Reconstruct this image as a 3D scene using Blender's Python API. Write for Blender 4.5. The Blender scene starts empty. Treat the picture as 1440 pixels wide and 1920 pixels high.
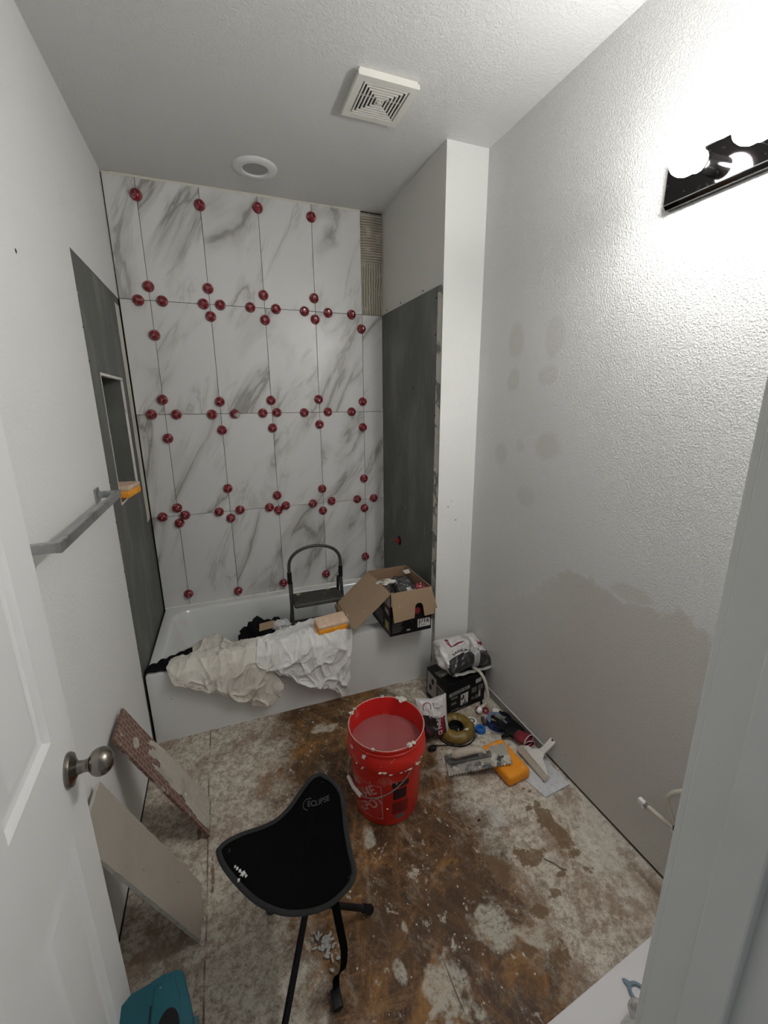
import bpy, bmesh, math, random
from mathutils import Vector, Matrix, noise
from mathutils.bvhtree import BVHTree
random.seed(7)
PI = math.pi
scene = bpy.context.scene
COL = scene.collection

# ------------------------------------------------------------------ camera, world, exposure
cam_data = bpy.data.cameras.new('camera')
cam_data.sensor_fit = 'VERTICAL'; cam_data.sensor_height = 36.0; cam_data.sensor_width = 27.0
cam_data.lens = 798.45/1920*36.0
cam_data.clip_start = 0.02
cam = bpy.data.objects.new('camera', cam_data); COL.objects.link(cam)
mw = Matrix(((0.934932, 0.094324, -0.34206), (-0.35476, 0.229899, -0.906251), (-0.006842, 0.968633, 0.248402))).to_4x4()
mw.translation = (0.44297, -2.83684, 1.61785)
cam.matrix_world = mw
scene.camera = cam

world = bpy.data.worlds.new('hallway_light'); scene.world = world; world.use_nodes = True
bg = world.node_tree.nodes['Background']
bg.inputs[0].default_value = (0.93, 0.97, 1.0, 1); bg.inputs[1].default_value = 0.15
BULB = 88.0
scene.view_settings.view_transform = 'Standard'; scene.view_settings.look = 'None'
scene.view_settings.gamma = 1.0; scene.view_settings.use_curve_mapping = False
scene.view_settings.exposure = 0.33
scene.cycles.use_denoising = True
scene.cycles.max_bounces = 10; scene.cycles.diffuse_bounces = 6

# ------------------------------------------------------------------ room measures (metres)
W = 1.738; R = 1.516; H = 2.76; YW = -0.827; YF = -2.641; RIM = 0.385; RIMB = 0.345

# ------------------------------------------------------------------ object helpers
def mesh_of(name, bm, mats, smooth=None):
    me = bpy.data.meshes.new(name)
    bm.normal_update(); bm.to_mesh(me); bm.free()
    for m in (mats if isinstance(mats, (list, tuple)) else [mats]): me.materials.append(m)
    if smooth is not None:
        me.shade_smooth()
        if smooth < 180: me.set_sharp_from_angle(angle=math.radians(smooth))
    return me
def obj(name, bm, mats, parent=None, smooth=None, world=False):
    """one mesh object; world=True: the shape was laid out in room coordinates"""
    if world and parent is not None:
        inv = chain(parent).inverted(); bmesh.ops.transform(bm, matrix=inv, verts=bm.verts)
    o = bpy.data.objects.new(name, mesh_of(name, bm, mats, smooth)); COL.objects.link(o)
    if parent is not None: o.parent = parent
    return o
def chain(o):
    m = Matrix.LocRotScale(o.location, o.rotation_euler, o.scale)
    return chain(o.parent) @ m if o.parent else m
def thing(name, label, cat, loc=(0, 0, 0), rot=(0, 0, 0), group=None):
    o = bpy.data.objects.new(name, None); COL.objects.link(o)
    o.empty_display_size = 0.05
    o.location = loc; o.rotation_euler = rot if isinstance(rot, tuple) else (0, 0, rot)
    return tag(o, label, cat, group)
def tag(o, label, cat, group=None, kind=None):
    o['label'] = label; o['category'] = cat
    if group: o['group'] = group
    if kind: o['kind'] = kind
    return o
def struct(name, bm, m, smooth=None, label=None, cat=None):
    o = obj(name, bm, m, None, smooth); o['kind'] = 'structure'
    if label: o['label'] = label; o['category'] = cat
    return o
def plabel(o, s): o['label'] = s; return o

# ------------------------------------------------------------------ shape helpers (all return / extend a bmesh)
def merge(bm, other, mat=None):
    vs = [bm.verts.new((mat @ v.co) if mat else v.co) for v in other.verts]
    other.verts.index_update()
    for f in other.faces:
        try:
            nf = bm.faces.new([vs[v.index] for v in f.verts]); nf.material_index = f.material_index
        except ValueError: pass
    other.free(); return bm
def box(c, s, rot=None, bevel=0, seg=2, bm=None, mi=0):
    b = bmesh.new(); bmesh.ops.create_cube(b, size=1)
    bmesh.ops.scale(b, vec=s, verts=b.verts)
    if bevel: bmesh.ops.bevel(b, geom=b.edges[:], offset=bevel, segments=seg, profile=0.5, affect='EDGES')
    for f in b.faces: f.material_index = mi
    m = Matrix.Translation(c)
    if rot is not None: m = m @ (rot if isinstance(rot, Matrix) else Matrix.Rotation(rot, 4, 'Z'))
    if bm is None: bmesh.ops.transform(b, matrix=m, verts=b.verts); return b
    return merge(bm, b, m)
def bx(x0, x1, y0, y1, z0, z1, bevel=0, bm=None, mi=0):
    return box(((x0+x1)/2, (y0+y1)/2, (z0+z1)/2), (x1-x0, y1-y0, z1-z0), None, bevel, 2, bm, mi)
def frame_from(d):
    d = Vector(d).normalized(); up = Vector((0, 0, 1)) if abs(d.z) < 0.95 else Vector((1, 0, 0))
    x = up.cross(d).normalized(); y = d.cross(x); return x, y, d
def tube(pts, r, n=10, closed=False, bm=None, flat=1.0, cap=True, upv=None):
    b = bmesh.new(); pts = [Vector(p) for p in pts]; N = len(pts); rings = []
    rr = r if isinstance(r, (list, tuple)) else [r]*N
    prev = None
    for i, p in enumerate(pts):
        if closed: d = pts[(i+1) % N]-pts[i-1]
        else: d = pts[min(i+1, N-1)]-pts[max(i-1, 0)]
        if d.length < 1e-9: d = Vector((0, 0, 1))
        d.normalize()
        if prev is None:
            x = (Vector(upv) - d*Vector(upv).dot(d)).normalized() if upv else frame_from(d)[0]
        else:
            x = prev - d*prev.dot(d)
            x = x.normalized() if x.length > 1e-6 else frame_from(d)[0]
        prev = x; y = d.cross(x)
        rings.append([b.verts.new(p + x*math.cos(2*PI*k/n)*rr[i] + y*math.sin(2*PI*k/n)*rr[i]*flat) for k in range(n)])
    for i in range(N if closed else N-1):
        A, B = rings[i], rings[(i+1) % N]
        for k in range(n): b.faces.new((A[k], A[(k+1) % n], B[(k+1) % n], B[k]))
    if not closed and cap:
        b.faces.new(rings[0][::-1]); b.faces.new(rings[-1])
    return b if bm is None else merge(bm, b)
def spline(ctrl, n=8):
    P = [Vector(p) for p in ctrl]; P = [2*P[0]-P[1]] + P + [2*P[-1]-P[-2]]; out = []
    for i in range(1, len(P)-2):
        for k in range(n):
            t = k/n
            out.append(0.5*((2*P[i]) + (P[i+1]-P[i-1])*t + (2*P[i-1]-5*P[i]+4*P[i+1]-P[i+2])*t*t + (3*P[i]-P[i-1]-3*P[i+1]+P[i+2])*t**3))
    out.append(P[-2]); return out
def lathe(prof, n=32, mat=None, bm=None, mi=0):
    """prof: (radius, height) pairs turned about +Z"""
    b = bmesh.new(); rings = []
    for r, z in prof:
        if r < 1e-6: rings.append([b.verts.new((0, 0, z))])
        else: rings.append([b.verts.new((r*math.cos(2*PI*k/n), r*math.sin(2*PI*k/n), z)) for k in range(n)])
    for A, B in zip(rings, rings[1:]):
        for k in range(n):
            if len(A) == 1 and len(B) == 1: continue
            if len(A) == 1: f = b.faces.new((A[0], B[(k+1) % n], B[k]))
            elif len(B) == 1: f = b.faces.new((A[k], A[(k+1) % n], B[0]))
            else: f = b.faces.new((A[k], A[(k+1) % n], B[(k+1) % n], B[k]))
            f.material_index = mi
    bmesh.ops.recalc_face_normals(b, faces=b.faces)
    if mat is not None: bmesh.ops.transform(b, matrix=mat, verts=b.verts)
    return b if bm is None else merge(bm, b)
def prism(poly, z0, z1, mat=None, bm=None, bevel=0, mi=0):
    b = bmesh.new(); n = len(poly)
    lo = [b.verts.new((x, y, z0)) for x, y in poly]; hi = [b.verts.new((x, y, z1)) for x, y in poly]
    b.faces.new(lo[::-1]); b.faces.new(hi)
    for k in range(n): b.faces.new((lo[k], lo[(k+1) % n], hi[(k+1) % n], hi[k]))
    bmesh.ops.recalc_face_normals(b, faces=b.faces)
    if bevel:
        es = [e for e in b.edges if abs(e.verts[0].co.z-e.verts[1].co.z) < 1e-9]
        bmesh.ops.bevel(b, geom=es, offset=bevel, segments=2, profile=.5, affect='EDGES')
    for f in b.faces: f.material_index = mi
    if mat is not None: bmesh.ops.transform(b, matrix=mat, verts=b.verts)
    return b if bm is None else merge(bm, b)
def quad(a, b_, c, d, bm=None, mi=0, t=0.0):
    """flat sheet a-b-c-d with thickness t"""
    P = [Vector(v) for v in (a, b_, c, d)]; n = (P[1]-P[0]).cross(P[3]-P[0]).normalized()
    b = bmesh.new()
    lo = [b.verts.new(v) for v in P]
    if t:
        hi = [b.verts.new(v+n*t) for v in P]
        b.faces.new(hi); b.faces.new(lo[::-1])
        for k in range(4): b.faces.new((lo[k], lo[(k+1) % 4], hi[(k+1) % 4], hi[k]))
    else: b.faces.new(lo)
    for f in b.faces: f.material_index = mi
    return b if bm is None else merge(bm, b)
def surf(fn, nu, nv, mi=None):
    """sheet from fn(u,v), u,v in 0..1; mi(u,v) gives a material index"""
    b = bmesh.new(); V = [[b.verts.new(fn(i/nu, j/nv)) for j in range(nv+1)] for i in range(nu+1)]
    for i in range(nu):
        for j in range(nv):
            f = b.faces.new((V[i][j], V[i+1][j], V[i+1][j+1], V[i][j+1]))
            if mi: f.material_index = mi((i+.5)/nu, (j+.5)/nv)
    return b
def basis(o, x, y):
    """matrix with its local x and y along the given directions"""
    x = Vector(x).normalized(); y = Vector(y); z = x.cross(y).normalized(); y = z.cross(x)
    m = Matrix((x, y, z)).transposed().to_4x4(); m.translation = o; return m
def text(s, size, mat=None, depth=0.0, align='CENTER', sub=0, shear=0.0, bold=0.0):
    c = bpy.data.curves.new('lettering', 'FONT'); c.body = s; c.size = size
    c.align_x = align; c.align_y = 'CENTER'; c.extrude = depth; c.shear = shear; c.offset = bold; c.resolution_u = 3
    o = bpy.data.objects.new('lettering', c); me = bpy.data.meshes.new_from_object(o)
    b = bmesh.new(); b.from_mesh(me)
    bpy.data.objects.remove(o); bpy.data.meshes.remove(me); bpy.data.curves.remove(c)
    if sub:
        bmesh.ops.triangulate(b, faces=b.faces)
        bmesh.ops.subdivide_edges(b, edges=[e for e in b.edges if e.calc_length() > size*0.3], cuts=sub)
    if mat is not None: bmesh.ops.transform(b, matrix=mat, verts=b.verts)
    return b
def fbm(p, s=1.0, o=4):
    return noise.fractal(Vector(p)*s, 1.0, 2.0, o)
def sstep(a, b, x):
    t = min(1, max(0, (x-a)/(b-a))); return t*t*(3-2*t)
def subsurf(o, n=1):
    m = o.modifiers.new('smooth', 'SUBSURF'); m.levels = n; m.render_levels = n; return o
def solid(o, t, off=0):
    m = o.modifiers.new('thickness', 'SOLIDIFY'); m.thickness = t; m.offset = off; return o

# ------------------------------------------------------------------ materials
class NT:
    def __init__(s, name):
        s.m = bpy.data.materials.new(name); s.m.use_nodes = True; s.t = s.m.node_tree; s.n = s.t.nodes
        s.p = s.n['Principled BSDF']
        s.co = s.n.new('ShaderNodeTexCoord').outputs['Object']
    def link(s, a, b): s.t.links.new(a, b)
    def sock(s, inp, v):
        if hasattr(v, 'is_linked') or isinstance(v, bpy.types.NodeSocket): s.link(v, inp)
        else: inp.default_value = v
    def math(s, op, a, b=0.0, c=None, clamp=False):
        n = s.n.new('ShaderNodeMath'); n.operation = op; n.use_clamp = clamp
        s.sock(n.inputs[0], a); s.sock(n.inputs[1], b)
        if c is not None: s.sock(n.inputs[2], c)
        return n.outputs[0]
    def vmath(s, op, a, b=(0, 0, 0)):
        n = s.n.new('ShaderNodeVectorMath'); n.operation = op
        s.sock(n.inputs[0], a); s.sock(n.inputs[1], b)
        return n.outputs['Value'] if op in ('LENGTH', 'DOT_PRODUCT') else n.outputs['Vector']
    def mapping(s, scale=(1, 1, 1), rot=(0, 0, 0), loc=(0, 0, 0), vec=None):
        n = s.n.new('ShaderNodeMapping'); s.link(vec or s.co, n.inputs[0])
        n.inputs['Scale'].default_value = scale; n.inputs['Rotation'].default_value = rot; n.inputs['Location'].default_value = loc
        return n.outputs[0]
    def along(s, scale, rot, loc=(0, 0, 0), vec=None):
        """turn the coordinates first, stretch them after"""
        return s.mapping(scale, (0, 0, 0), loc, s.mapping((1, 1, 1), rot, (0, 0, 0), vec))
    def noise(s, scale, detail=4, rough=.55, dist=0, vec=None, color=False):
        n = s.n.new('ShaderNodeTexNoise'); s.link(vec or s.co, n.inputs['Vector'])
        n.inputs['Scale'].default_value = scale; n.inputs['Detail'].default_value = detail
        n.inputs['Roughness'].default_value = rough; n.inputs['Distortion'].default_value = dist
        return n.outputs['Color' if color else 'Fac']
    def voro(s, scale, vec=None, out='Distance', rnd=1.0, feature='F1'):
        n = s.n.new('ShaderNodeTexVoronoi'); s.link(vec or s.co, n.inputs['Vector']); n.feature = feature
        n.inputs['Scale'].default_value = scale; n.inputs['Randomness'].default_value = rnd
        return n.outputs[out]
    def step(s, v, lo, hi):
        n = s.n.new('ShaderNodeMapRange'); n.interpolation_type = 'SMOOTHSTEP'; s.sock(n.inputs[0], v)
        n.inputs[1].default_value = lo; n.inputs[2].default_value = hi
        return n.outputs[0]
    def mix(s, f, a, b):
        n = s.n.new('ShaderNodeMix'); n.data_type = 'RGBA'; s.sock(n.inputs[0], f)
        s.sock(n.inputs[6], a if not isinstance(a, tuple) else (*a[:3], 1)); s.sock(n.inputs[7], b if not isinstance(b, tuple) else (*b[:3], 1))
        return n.outputs[2]
    def bump(s, h, strength=.3, dist=.01, nrm=None):
        n = s.n.new('ShaderNodeBump'); s.sock(n.inputs['Height'], h); n.inputs['Strength'].default_value = strength
        n.inputs['Distance'].default_value = dist
        if nrm is not None: s.link(nrm, n.inputs['Normal'])
        s.link(n.outputs[0], s.p.inputs['Normal']); return n.outputs[0]
    def ell(s, c, r, soft=.15, wob=.35, wscale=9):
        """0..1 mask of a rough edged blot centred at c"""
        d = s.vmath('DIVIDE', s.vmath('SUBTRACT', s.co, c), r)
        l = s.vmath('LENGTH', d)
        if wob: l = s.math('ADD', l, s.math('MULTIPLY', s.math('SUBTRACT', s.noise(wscale, 3), .5), wob*2))
        return s.step(l, 1+soft, 1-soft)
    def xyz(s, vec=None):
        n = s.n.new('ShaderNodeSeparateXYZ'); s.link(vec or s.co, n.inputs[0]); return n.outputs
    def base(s, c):
        s.sock(s.p.inputs['Base Color'], (*c[:3], 1) if isinstance(c, tuple) else c); return s
    def set(s, rough=.5, metal=0, spec=.5, **k):
        s.sock(s.p.inputs['Roughness'], rough); s.sock(s.p.inputs['Metallic'], metal); s.p.inputs['Specular IOR Level'].default_value = spec
        for a, v in k.items(): s.p.inputs[a.replace('_', ' ')].default_value = v
        return s
def mk(name, col, rough=.5, metal=0, spec=.5, layers=(), bump=None, **k):
    """layers: (scale, detail, lo, hi, colour[, distortion]) noise-masked tints"""
    t = NT(name); c = (*col, 1)
    for L in layers:
        f = t.step(t.noise(L[0], L[1], .6, L[5] if len(L) > 5 else 0), L[2], L[3])
        c = t.mix(f, c, L[4])
    t.base(c if not isinstance(c, tuple) else c).set(rough, metal, spec, **k)
    if bump: t.bump(t.noise(bump[0], bump[3] if len(bump) > 3 else 3), bump[1], bump[2])
    return t.m

def wall_paint(name, col, scale, strength, patches=(), low=None, puttycol=(.52, .49, .43), dist=.004, rough=.75, spots=()):
    t = NT(name); c = (*col, 1)
    pm = None
    for ce, r, *o in patches:
        f = t.ell(ce, r, .3, .45, 14); f = t.math('MULTIPLY', f, o[0] if o else .6)
        pm = f if pm is None else t.math('MAXIMUM', pm, f)
    if low is not None:
        zz = t.xyz()
        e = t.math('ADD', zz[2], t.math('MULTIPLY', t.math('SUBTRACT', t.noise(5, 7, .65), .5), .34))
        e = t.math('ADD', e, t.math('MULTIPLY', t.step(zz[1], -1.6, -1.0), .45))
        f = t.math('MULTIPLY', t.step(e, low+.02, low-.02), t.math('ADD', .12, t.math('MULTIPLY', t.step(zz[1], -1.25, -1.7), .46)))
        pm = f if pm is None else t.math('MAXIMUM', pm, f)
    if pm is not None: c = t.mix(pm, c, puttycol)
    c = t.mix(t.math('MULTIPLY', t.step(t.noise(2.2, 4), .45, .8), .10), c, (col[0]*.8, col[1]*.79, col[2]*.76))
    for ce, r, cc in spots:
        c = t.mix(t.ell(ce, r, .2, 0), c, cc)
    t.base(c).set(rough, 0, .35)
    h = t.math('ADD', t.step(t.noise(scale, 3, .5, .6), .42, .62), t.math('MULTIPLY', t.noise(scale*2.6, 3), .5))
    if pm is not None: h = t.math('MULTIPLY', h, t.math('SUBTRACT', 1.0, t.math('MULTIPLY', pm, .9)))
    t.bump(h, strength, dist)
    return t.m

M_ceil = wall_paint('ceiling_texture_paint', (.71, .71, .70), 95, .35, dist=.003)
M_left = wall_paint('left_wall_paint', (.78, .785, .775), 85, .28, dist=.0025,
                    spots=[((0, -1.368, 1.999), (.01, .006, .006), (.02, .02, .02))])
M_right = wall_paint('right_wall_paint', (.715, .72, .71), 165, .55, dist=.004,
    patches=[((W, -1.121, 1.884), (.2, .05, .075), .38), ((W, -1.12, 1.717), (.2, .042, .05), .38), ((W, -1.363, 1.875), (.2, .05, .075), .32),
             ((W, -1.344, 1.721), (.2, .055, .04), .34), ((W, -1.374, 1.431), (.2, .075, .055), .40), ((W, -1.061, 1.371), (.2, .05, .05), .34), ((W, -1.20, 1.42), (.2, .03, .03), .25),
             ((W, -1.799, 1.996), (.2, .055, .045), .22), ((W, -1.263, 1.195), (.2, .06, .05), .26), ((W, -1.856, .960), (.2, .09, .03), .45)], low=.93)
M_wing = wall_paint('wing_wall_paint', (.80, .805, .78), 90, .22, dist=.002,
    spots=[((1.58, YW, 1.06), (.006, .02, .004), (.4, .38, .33)), ((1.6, YW, 1.09), (.004, .02, .003), (.5, .48, .42)), ((1.63, YW, .98), (.006, .02, .004), (.4, .38, .33))])
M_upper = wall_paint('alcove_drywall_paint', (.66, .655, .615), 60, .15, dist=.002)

def board_mat():
    t = NT('grey_backer_board')
    st = t.mapping((1, 2.4, .9))
    c = t.mix(t.step(t.noise(2.2, 5, .6, 0, st), .45, .75), (.118, .122, .112, 1), (.20, .205, .19))
    c = t.mix(t.math('MULTIPLY', t.step(t.noise(9, 5, .7, .5, t.mapping((1, 3, .6))), .62, .72), .5), c, (.36, .36, .32))
    c = t.mix(t.math('MULTIPLY', t.step(t.voro(5.5), .035, .02), .8), c, (.45, .45, .42))
    c = t.mix(t.math('MULTIPLY', t.step(t.voro(6.5, t.mapping((1, 1, 1), (0, 0, 0), (.4, .3, .2))), .02, .012), .9), c, (.01, .01, .01))
    t.base(c).set(.62, 0, .4); t.bump(t.noise(60, 3), .12, .003); return t.m
M_board = board_mat()
M_raw = mk('torn_drywall_edge', (.62, .60, .53), .9, layers=[(9, 5, .5, .58, (.22, .21, .19), 1), (30, 4, .6, .7, (.75, .73, .68))], bump=(40, .6, .006))
M_papertape = mk('bare_drywall_paper', (.66, .64, .56), .85, layers=[(14, 4, .55, .75, (.5, .48, .42))], bump=(30, .2, .003))
M_dark = mk('dark_gap', (.012, .011, .01), .9, layers=[(20, 2, .5, .8, (.03, .022, .015))])
M_cut = mk('white_core_board_edge', (.82, .80, .75), .8, layers=[(30, 3, .5, .8, (.6, .56, .5))])

def thinset_mat():
    t = NT('combed_thinset')
    xz = t.xyz()
    comb_h = t.math('SINE', t.math('ADD', t.math('MULTIPLY', xz[2], 430.0), t.math('MULTIPLY', t.noise(8, 3), 9)))
    comb_v = t.math('SINE', t.math('ADD', t.math('MULTIPLY', xz[0], 380.0), t.math('MULTIPLY', t.noise(6, 3), 10)))
    up = t.step(t.math('ADD', xz[2], t.math('MULTIPLY', t.noise(10), .1)), 2.50, 2.56)
    h = t.math('ADD', t.math('MULTIPLY', comb_h, up), t.math('MULTIPLY', comb_v, t.math('SUBTRACT', 1.0, up)))
    c = t.mix(t.step(h, -.6, .8), (.33, .29, .22, 1), (.60, .56, .47))
    c = t.mix(t.step(t.noise(18, 5), .5, .75), c, (.66, .63, .55))
    t.base(c).set(.9); t.bump(t.math('ADD', h, t.math('MULTIPLY', t.noise(40, 5), 2.5)), .8, .006); return t.m
M_thinset = thinset_mat()

def marble_mat():
    t = NT('marble_look_porcelain')
    at = t.n.new('ShaderNodeAttribute'); at.attribute_name = 'tile_shift'
    p = t.vmath('ADD', t.co, at.outputs['Vector'])
    def veins(sc, hi, off, dist=1.1):
        q = t.along((sc*1.9, sc, sc*.5), (0, math.radians(-27), 0), off, p)
        n = t.noise(1.0, 7, .55, dist, q)
        return t.step(t.math('ABSOLUTE', t.math('SUBTRACT', n, .5)), hi, .0)
    def patch(sc, off, lo, hi): return t.step(t.noise(sc, 3, .5, 0, t.along((1.3, 1, .6), (0, math.radians(-27), 0), off, p)), lo, hi)
    m1, m2 = patch(2.0, (3, 1, 7), .39, .55), patch(3.0, (8, 4, 2), .50, .64)
    v1 = t.math('MULTIPLY', veins(1.35, .022, (0, 0, 0), .8), m1)
    v3 = t.math('MULTIPLY', veins(1.35, .085, (0, 0, 0), .8), m1)
    v2 = t.math('MULTIPLY', veins(2.9, .022, (5, 2, 3)), m2)
    v4 = t.math('MULTIPLY', veins(2.9, .10, (5, 2, 3)), m2)
    c = t.mix(t.math('MULTIPLY', v3, .50), (.70, .70, .69, 1), (.33, .315, .285))
    c = t.mix(t.math('MULTIPLY', v4, .22), c, (.36, .35, .32))
    c = t.mix(t.math('MULTIPLY', v1, .60), c, (.19, .175, .15))
    c = t.mix(t.math('MULTIPLY', v2, .40), c, (.27, .26, .24))
    t.base(c).set(.26, 0, .5)
    t.sock(t.p.inputs['Roughness'], t.math('ADD', .24, t.math('MULTIPLY', t.noise(14, 5), .14)))
    return t.m
M_marble = marble_mat()

def floor_mat():
    t = NT('dusty_plywood_subfloor')
    X = t.xyz()
    # wood strands of the sheathing lie every which way
    def strand(ang, off): return t.noise(22, 6, .72, .5, t.along((1, .16, 1), (0, 0, ang), off))
    sa, sb, sc_ = strand(.35, (0, 0, 0)), strand(1.7, (3, 1, 0)), strand(-.6, (7, 5, 0))
    st = t.math('ADD', t.math('MULTIPLY', t.math('MAXIMUM', t.math('MAXIMUM', sa, sb), sc_), .7), t.math('MULTIPLY', t.noise(90, 5, .7), .3))
    wood = t.mix(t.step(st, .46, .66), (.048, .023, .010, 1), (.27, .145, .060))
    wood = t.mix(t.math('MULTIPLY', t.step(t.noise(3.3, 6, .65, .5), .42, .66), .75), wood, (.075, .040, .020))
    wood = t.mix(t.math('MULTIPLY', t.step(t.noise(6, 9, .72, .4, t.along((1, .45, 1), (0, 0, .9), (4, 2, 0))), .50, .64), .6), wood, (.36, .175, .045))
    wood = t.mix(t.math('MULTIPLY', t.step(t.noise(13, 9, .78, .3, t.along((1, .5, 1), (0, 0, -.5), (9, 2, 0))), .52, .68), .55), wood, (.36, .30, .225))
    # dust: grey-tan, heavier away from the trodden middle
    dusty = t.mix(t.step(t.noise(34, 10, .86, .1), .40, .58), (.32, .26, .20, 1), (.70, .66, .57))
    dusty = t.mix(t.math('MULTIPLY', t.step(t.math('ADD', X[0], t.math('MULTIPLY', t.noise(6, 6, .7), .3)), 1.62, 1.80), .6), dusty, (.66, .63, .55))
    dusty = t.mix(t.math('MULTIPLY', t.step(t.noise(5, 10, .80, .2, t.along((1, .7, 1), (0, 0, .4), (1, 9, 0))), .47, .60), .72), dusty, (.25, .165, .115))
    dusty = t.mix(t.math('MULTIPLY', t.step(t.noise(60, 5, .7), .58, .68), .65), dusty, (.13, .085, .055))
    cx = t.math('ABSOLUTE', t.math('SUBTRACT', X[0], .90))
    side = t.math('MULTIPLY', t.step(cx, .05, .70), .42)
    right = t.math('MULTIPLY', t.step(X[0], 1.05, 1.55), .10)
    nearf = t.math('MULTIPLY', t.step(X[1], -1.95, -2.5), .14)
    leftb = t.math('MULTIPLY', t.math('MULTIPLY', t.step(X[0], .85, .3), t.step(X[1], -1.4, -.9)), .06)
    n = t.math('ADD', t.math('MULTIPLY', t.noise(2.4, 12, .78, .2), 1.0), t.math('MULTIPLY', t.noise(19, 9, .80, .2), .32))
    f = t.math('ADD', t.math('ADD', t.math('ADD', n, side), t.math('ADD', nearf, right)), leftb)
    d = t.step(f, .765, .985)
    c = t.mix(t.math('MULTIPLY', d, .92), wood, dusty)
    # splatters of dried plaster
    sp = t.step(t.math('ADD', t.noise(13, 10, .80, .2, t.mapping((1, .8, 1), (0, 0, 0), (7, 3, 0))), t.math('MULTIPLY', t.noise(60, 3), .06)), .605, .66)
    c = t.mix(t.math('MULTIPLY', sp, .75), c, (.58, .54, .46))
    fl = t.step(t.math('ADD', t.voro(24), t.math('MULTIPLY', t.noise(70, 4), .35)), .27, .20)
    c = t.mix(t.math('MULTIPLY', t.math('MULTIPLY', fl, t.step(t.noise(6, 3), .46, .54)), .7), c, (.62, .58, .50))
    # damp dark blots
    for ce, r in [((1.52, -1.84, 0), (.035, .12, 1)), ((1.36, -1.90, 0), (.045, .04, 1)), ((1.22, -1.90, 0), (.035, .05, 1)), ((1.36, -2.03, 0), (.018, .015, 1)),
                  ((1.27, -2.05, 0), (.03, .02, 1)), ((1.17, -2.12, 0), (.02, .022, 1)), ((1.25, -2.17, 0), (.028, .03, 1)), ((1.43, -1.99, 0), (.02, .01, 1)),
                  ((.22, -1.36, 0), (.006, .05, 1)), ((.27, -1.55, 0), (.006, .05, 1))]:
        c = t.mix(t.math('MULTIPLY', t.math('MULTIPLY', t.ell(ce, r, .16, 2.0, 26), t.step(t.noise(70, 6, .75), .25, .48)), .85), c, (.17, .105, .055))
    # big pale splash
    for ce, r in [((.90, -2.12, 0), (.06, .07, 1)), ((1.11, -2.03, 0), (.06, .05, 1)), ((1.22, -2.10, 0), (.04, .03, 1)), ((.85, -2.2, 0), (.1, .03, 1)), ((.80, -1.0, 0), (.05, .03, 1)),
                  ((.845, -1.93, 0), (.012, .02, 1)), ((.79, -2.03, 0), (.02, .03, 1)), ((.83, -1.62, 0), (.02, .035, 1))]:
        c = t.mix(t.math('MULTIPLY', t.math('MULTIPLY', t.ell(ce, r, .3, 1.6, 18), t.step(t.noise(48, 8, .82), .34, .54)), .8), c, (.54, .51, .43))
    # sheet seams
    for x0 in (.262, .930):
        wob = t.math('ADD', X[0], t.math('MULTIPLY', t.noise(4), .02))
        seam = t.step(t.math('ABSOLUTE', t.math('SUBTRACT', wob, x0)), .0035, .0015)
        c = t.mix(t.math('MULTIPLY', seam, t.math('MULTIPLY', t.step(t.noise(6, 3), .4, .55), .8)), c, (.10, .055, .028))
    t.base(c).set(.7, 0, .35)
    t.sock(t.p.inputs['Roughness'], t.math('ADD', .50, t.math('MULTIPLY', d, .38)))
    t.bump(t.math('ADD', t.math('ADD', st, d), t.math('MULTIPLY', t.noise(70, 5), .6)), .45, .004)
    return t.m
M_floor = floor_mat()

M_white_gloss = mk('white_tub_enamel', (.76, .77, .765), .16, spec=.55, layers=[(4, 5, .55, .8, (.66, .665, .65)), (40, 4, .68, .74, (.5, .49, .45))], Coat_Weight=.3, Coat_Roughness=.08)
M_white_paint = mk('white_semigloss_paint', (.80, .805, .80), .42, layers=[(3, 3, .5, .9, (.74, .74, .73))], bump=(90, .05, .001))
M_jamb = mk('off_white_trim_paint', (.66, .67, .65), .5, layers=[(3, 3, .5, .9, (.6, .61, .58))], bump=(90, .04, .001))
M_plastic_w = mk('aged_white_plastic', (.74, .73, .67), .42, layers=[(8, 3, .5, .9, (.64, .62, .55))])
M_lens = mk('frosted_grey_lens', (.30, .31, .31), .35, layers=[(20, 2, .4, .8, (.36, .37, .37))])
M_black = mk('matte_black_plastic', (.008, .008, .009), .5, spec=.25, layers=[(20, 3, .5, .9, (.03, .03, .03))])
M_chrome = mk('chrome', (.72, .73, .75), .14, 1.0, layers=[(12, 3, .4, .9, (.5, .51, .53))])
M_brushed = mk('brushed_satin_metal', (.48, .485, .49), .36, 1.0, layers=[(9, 4, .45, .7, (.26, .27, .28)), (45, 3, .55, .7, (.6, .6, .6))])
M_nickel = mk('antique_nickel', (.28, .255, .225), .27, 1.0, layers=[(6, 4, .4, .8, (.17, .15, .13))], bump=(80, .04, .001))
M_bulb_plate = mk('dark_mirror_plate', (.07, .065, .065), .07, 1.0, layers=[(40, 3, .62, .7, (.25, .24, .24))])
def emis(name, col, s):
    t = NT(name); t.base((.9, .9, .9)); t.set(.3)
    t.p.inputs['Emission Color'].default_value = (*col, 1); t.p.inputs['Emission Strength'].default_value = s
    f = t.noise(3, 1); t.sock(t.p.inputs['Roughness'], t.math('ADD', .25, t.math('MULTIPLY', f, .05))); return t.m
M_glow = emis('glowing_frosted_bulb', (1.0, .975, .94), BULB)

# ================================================================== THE SETTING
# floor
struct('floor', bx(-.13, W+.13, -2.95, .12, -.05, 0), M_floor)
# ceiling with an opening-free plane
struct('ceiling', bx(-.13, W+.13, YF-.12, .12, H, H+.08), M_ceil)

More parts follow.
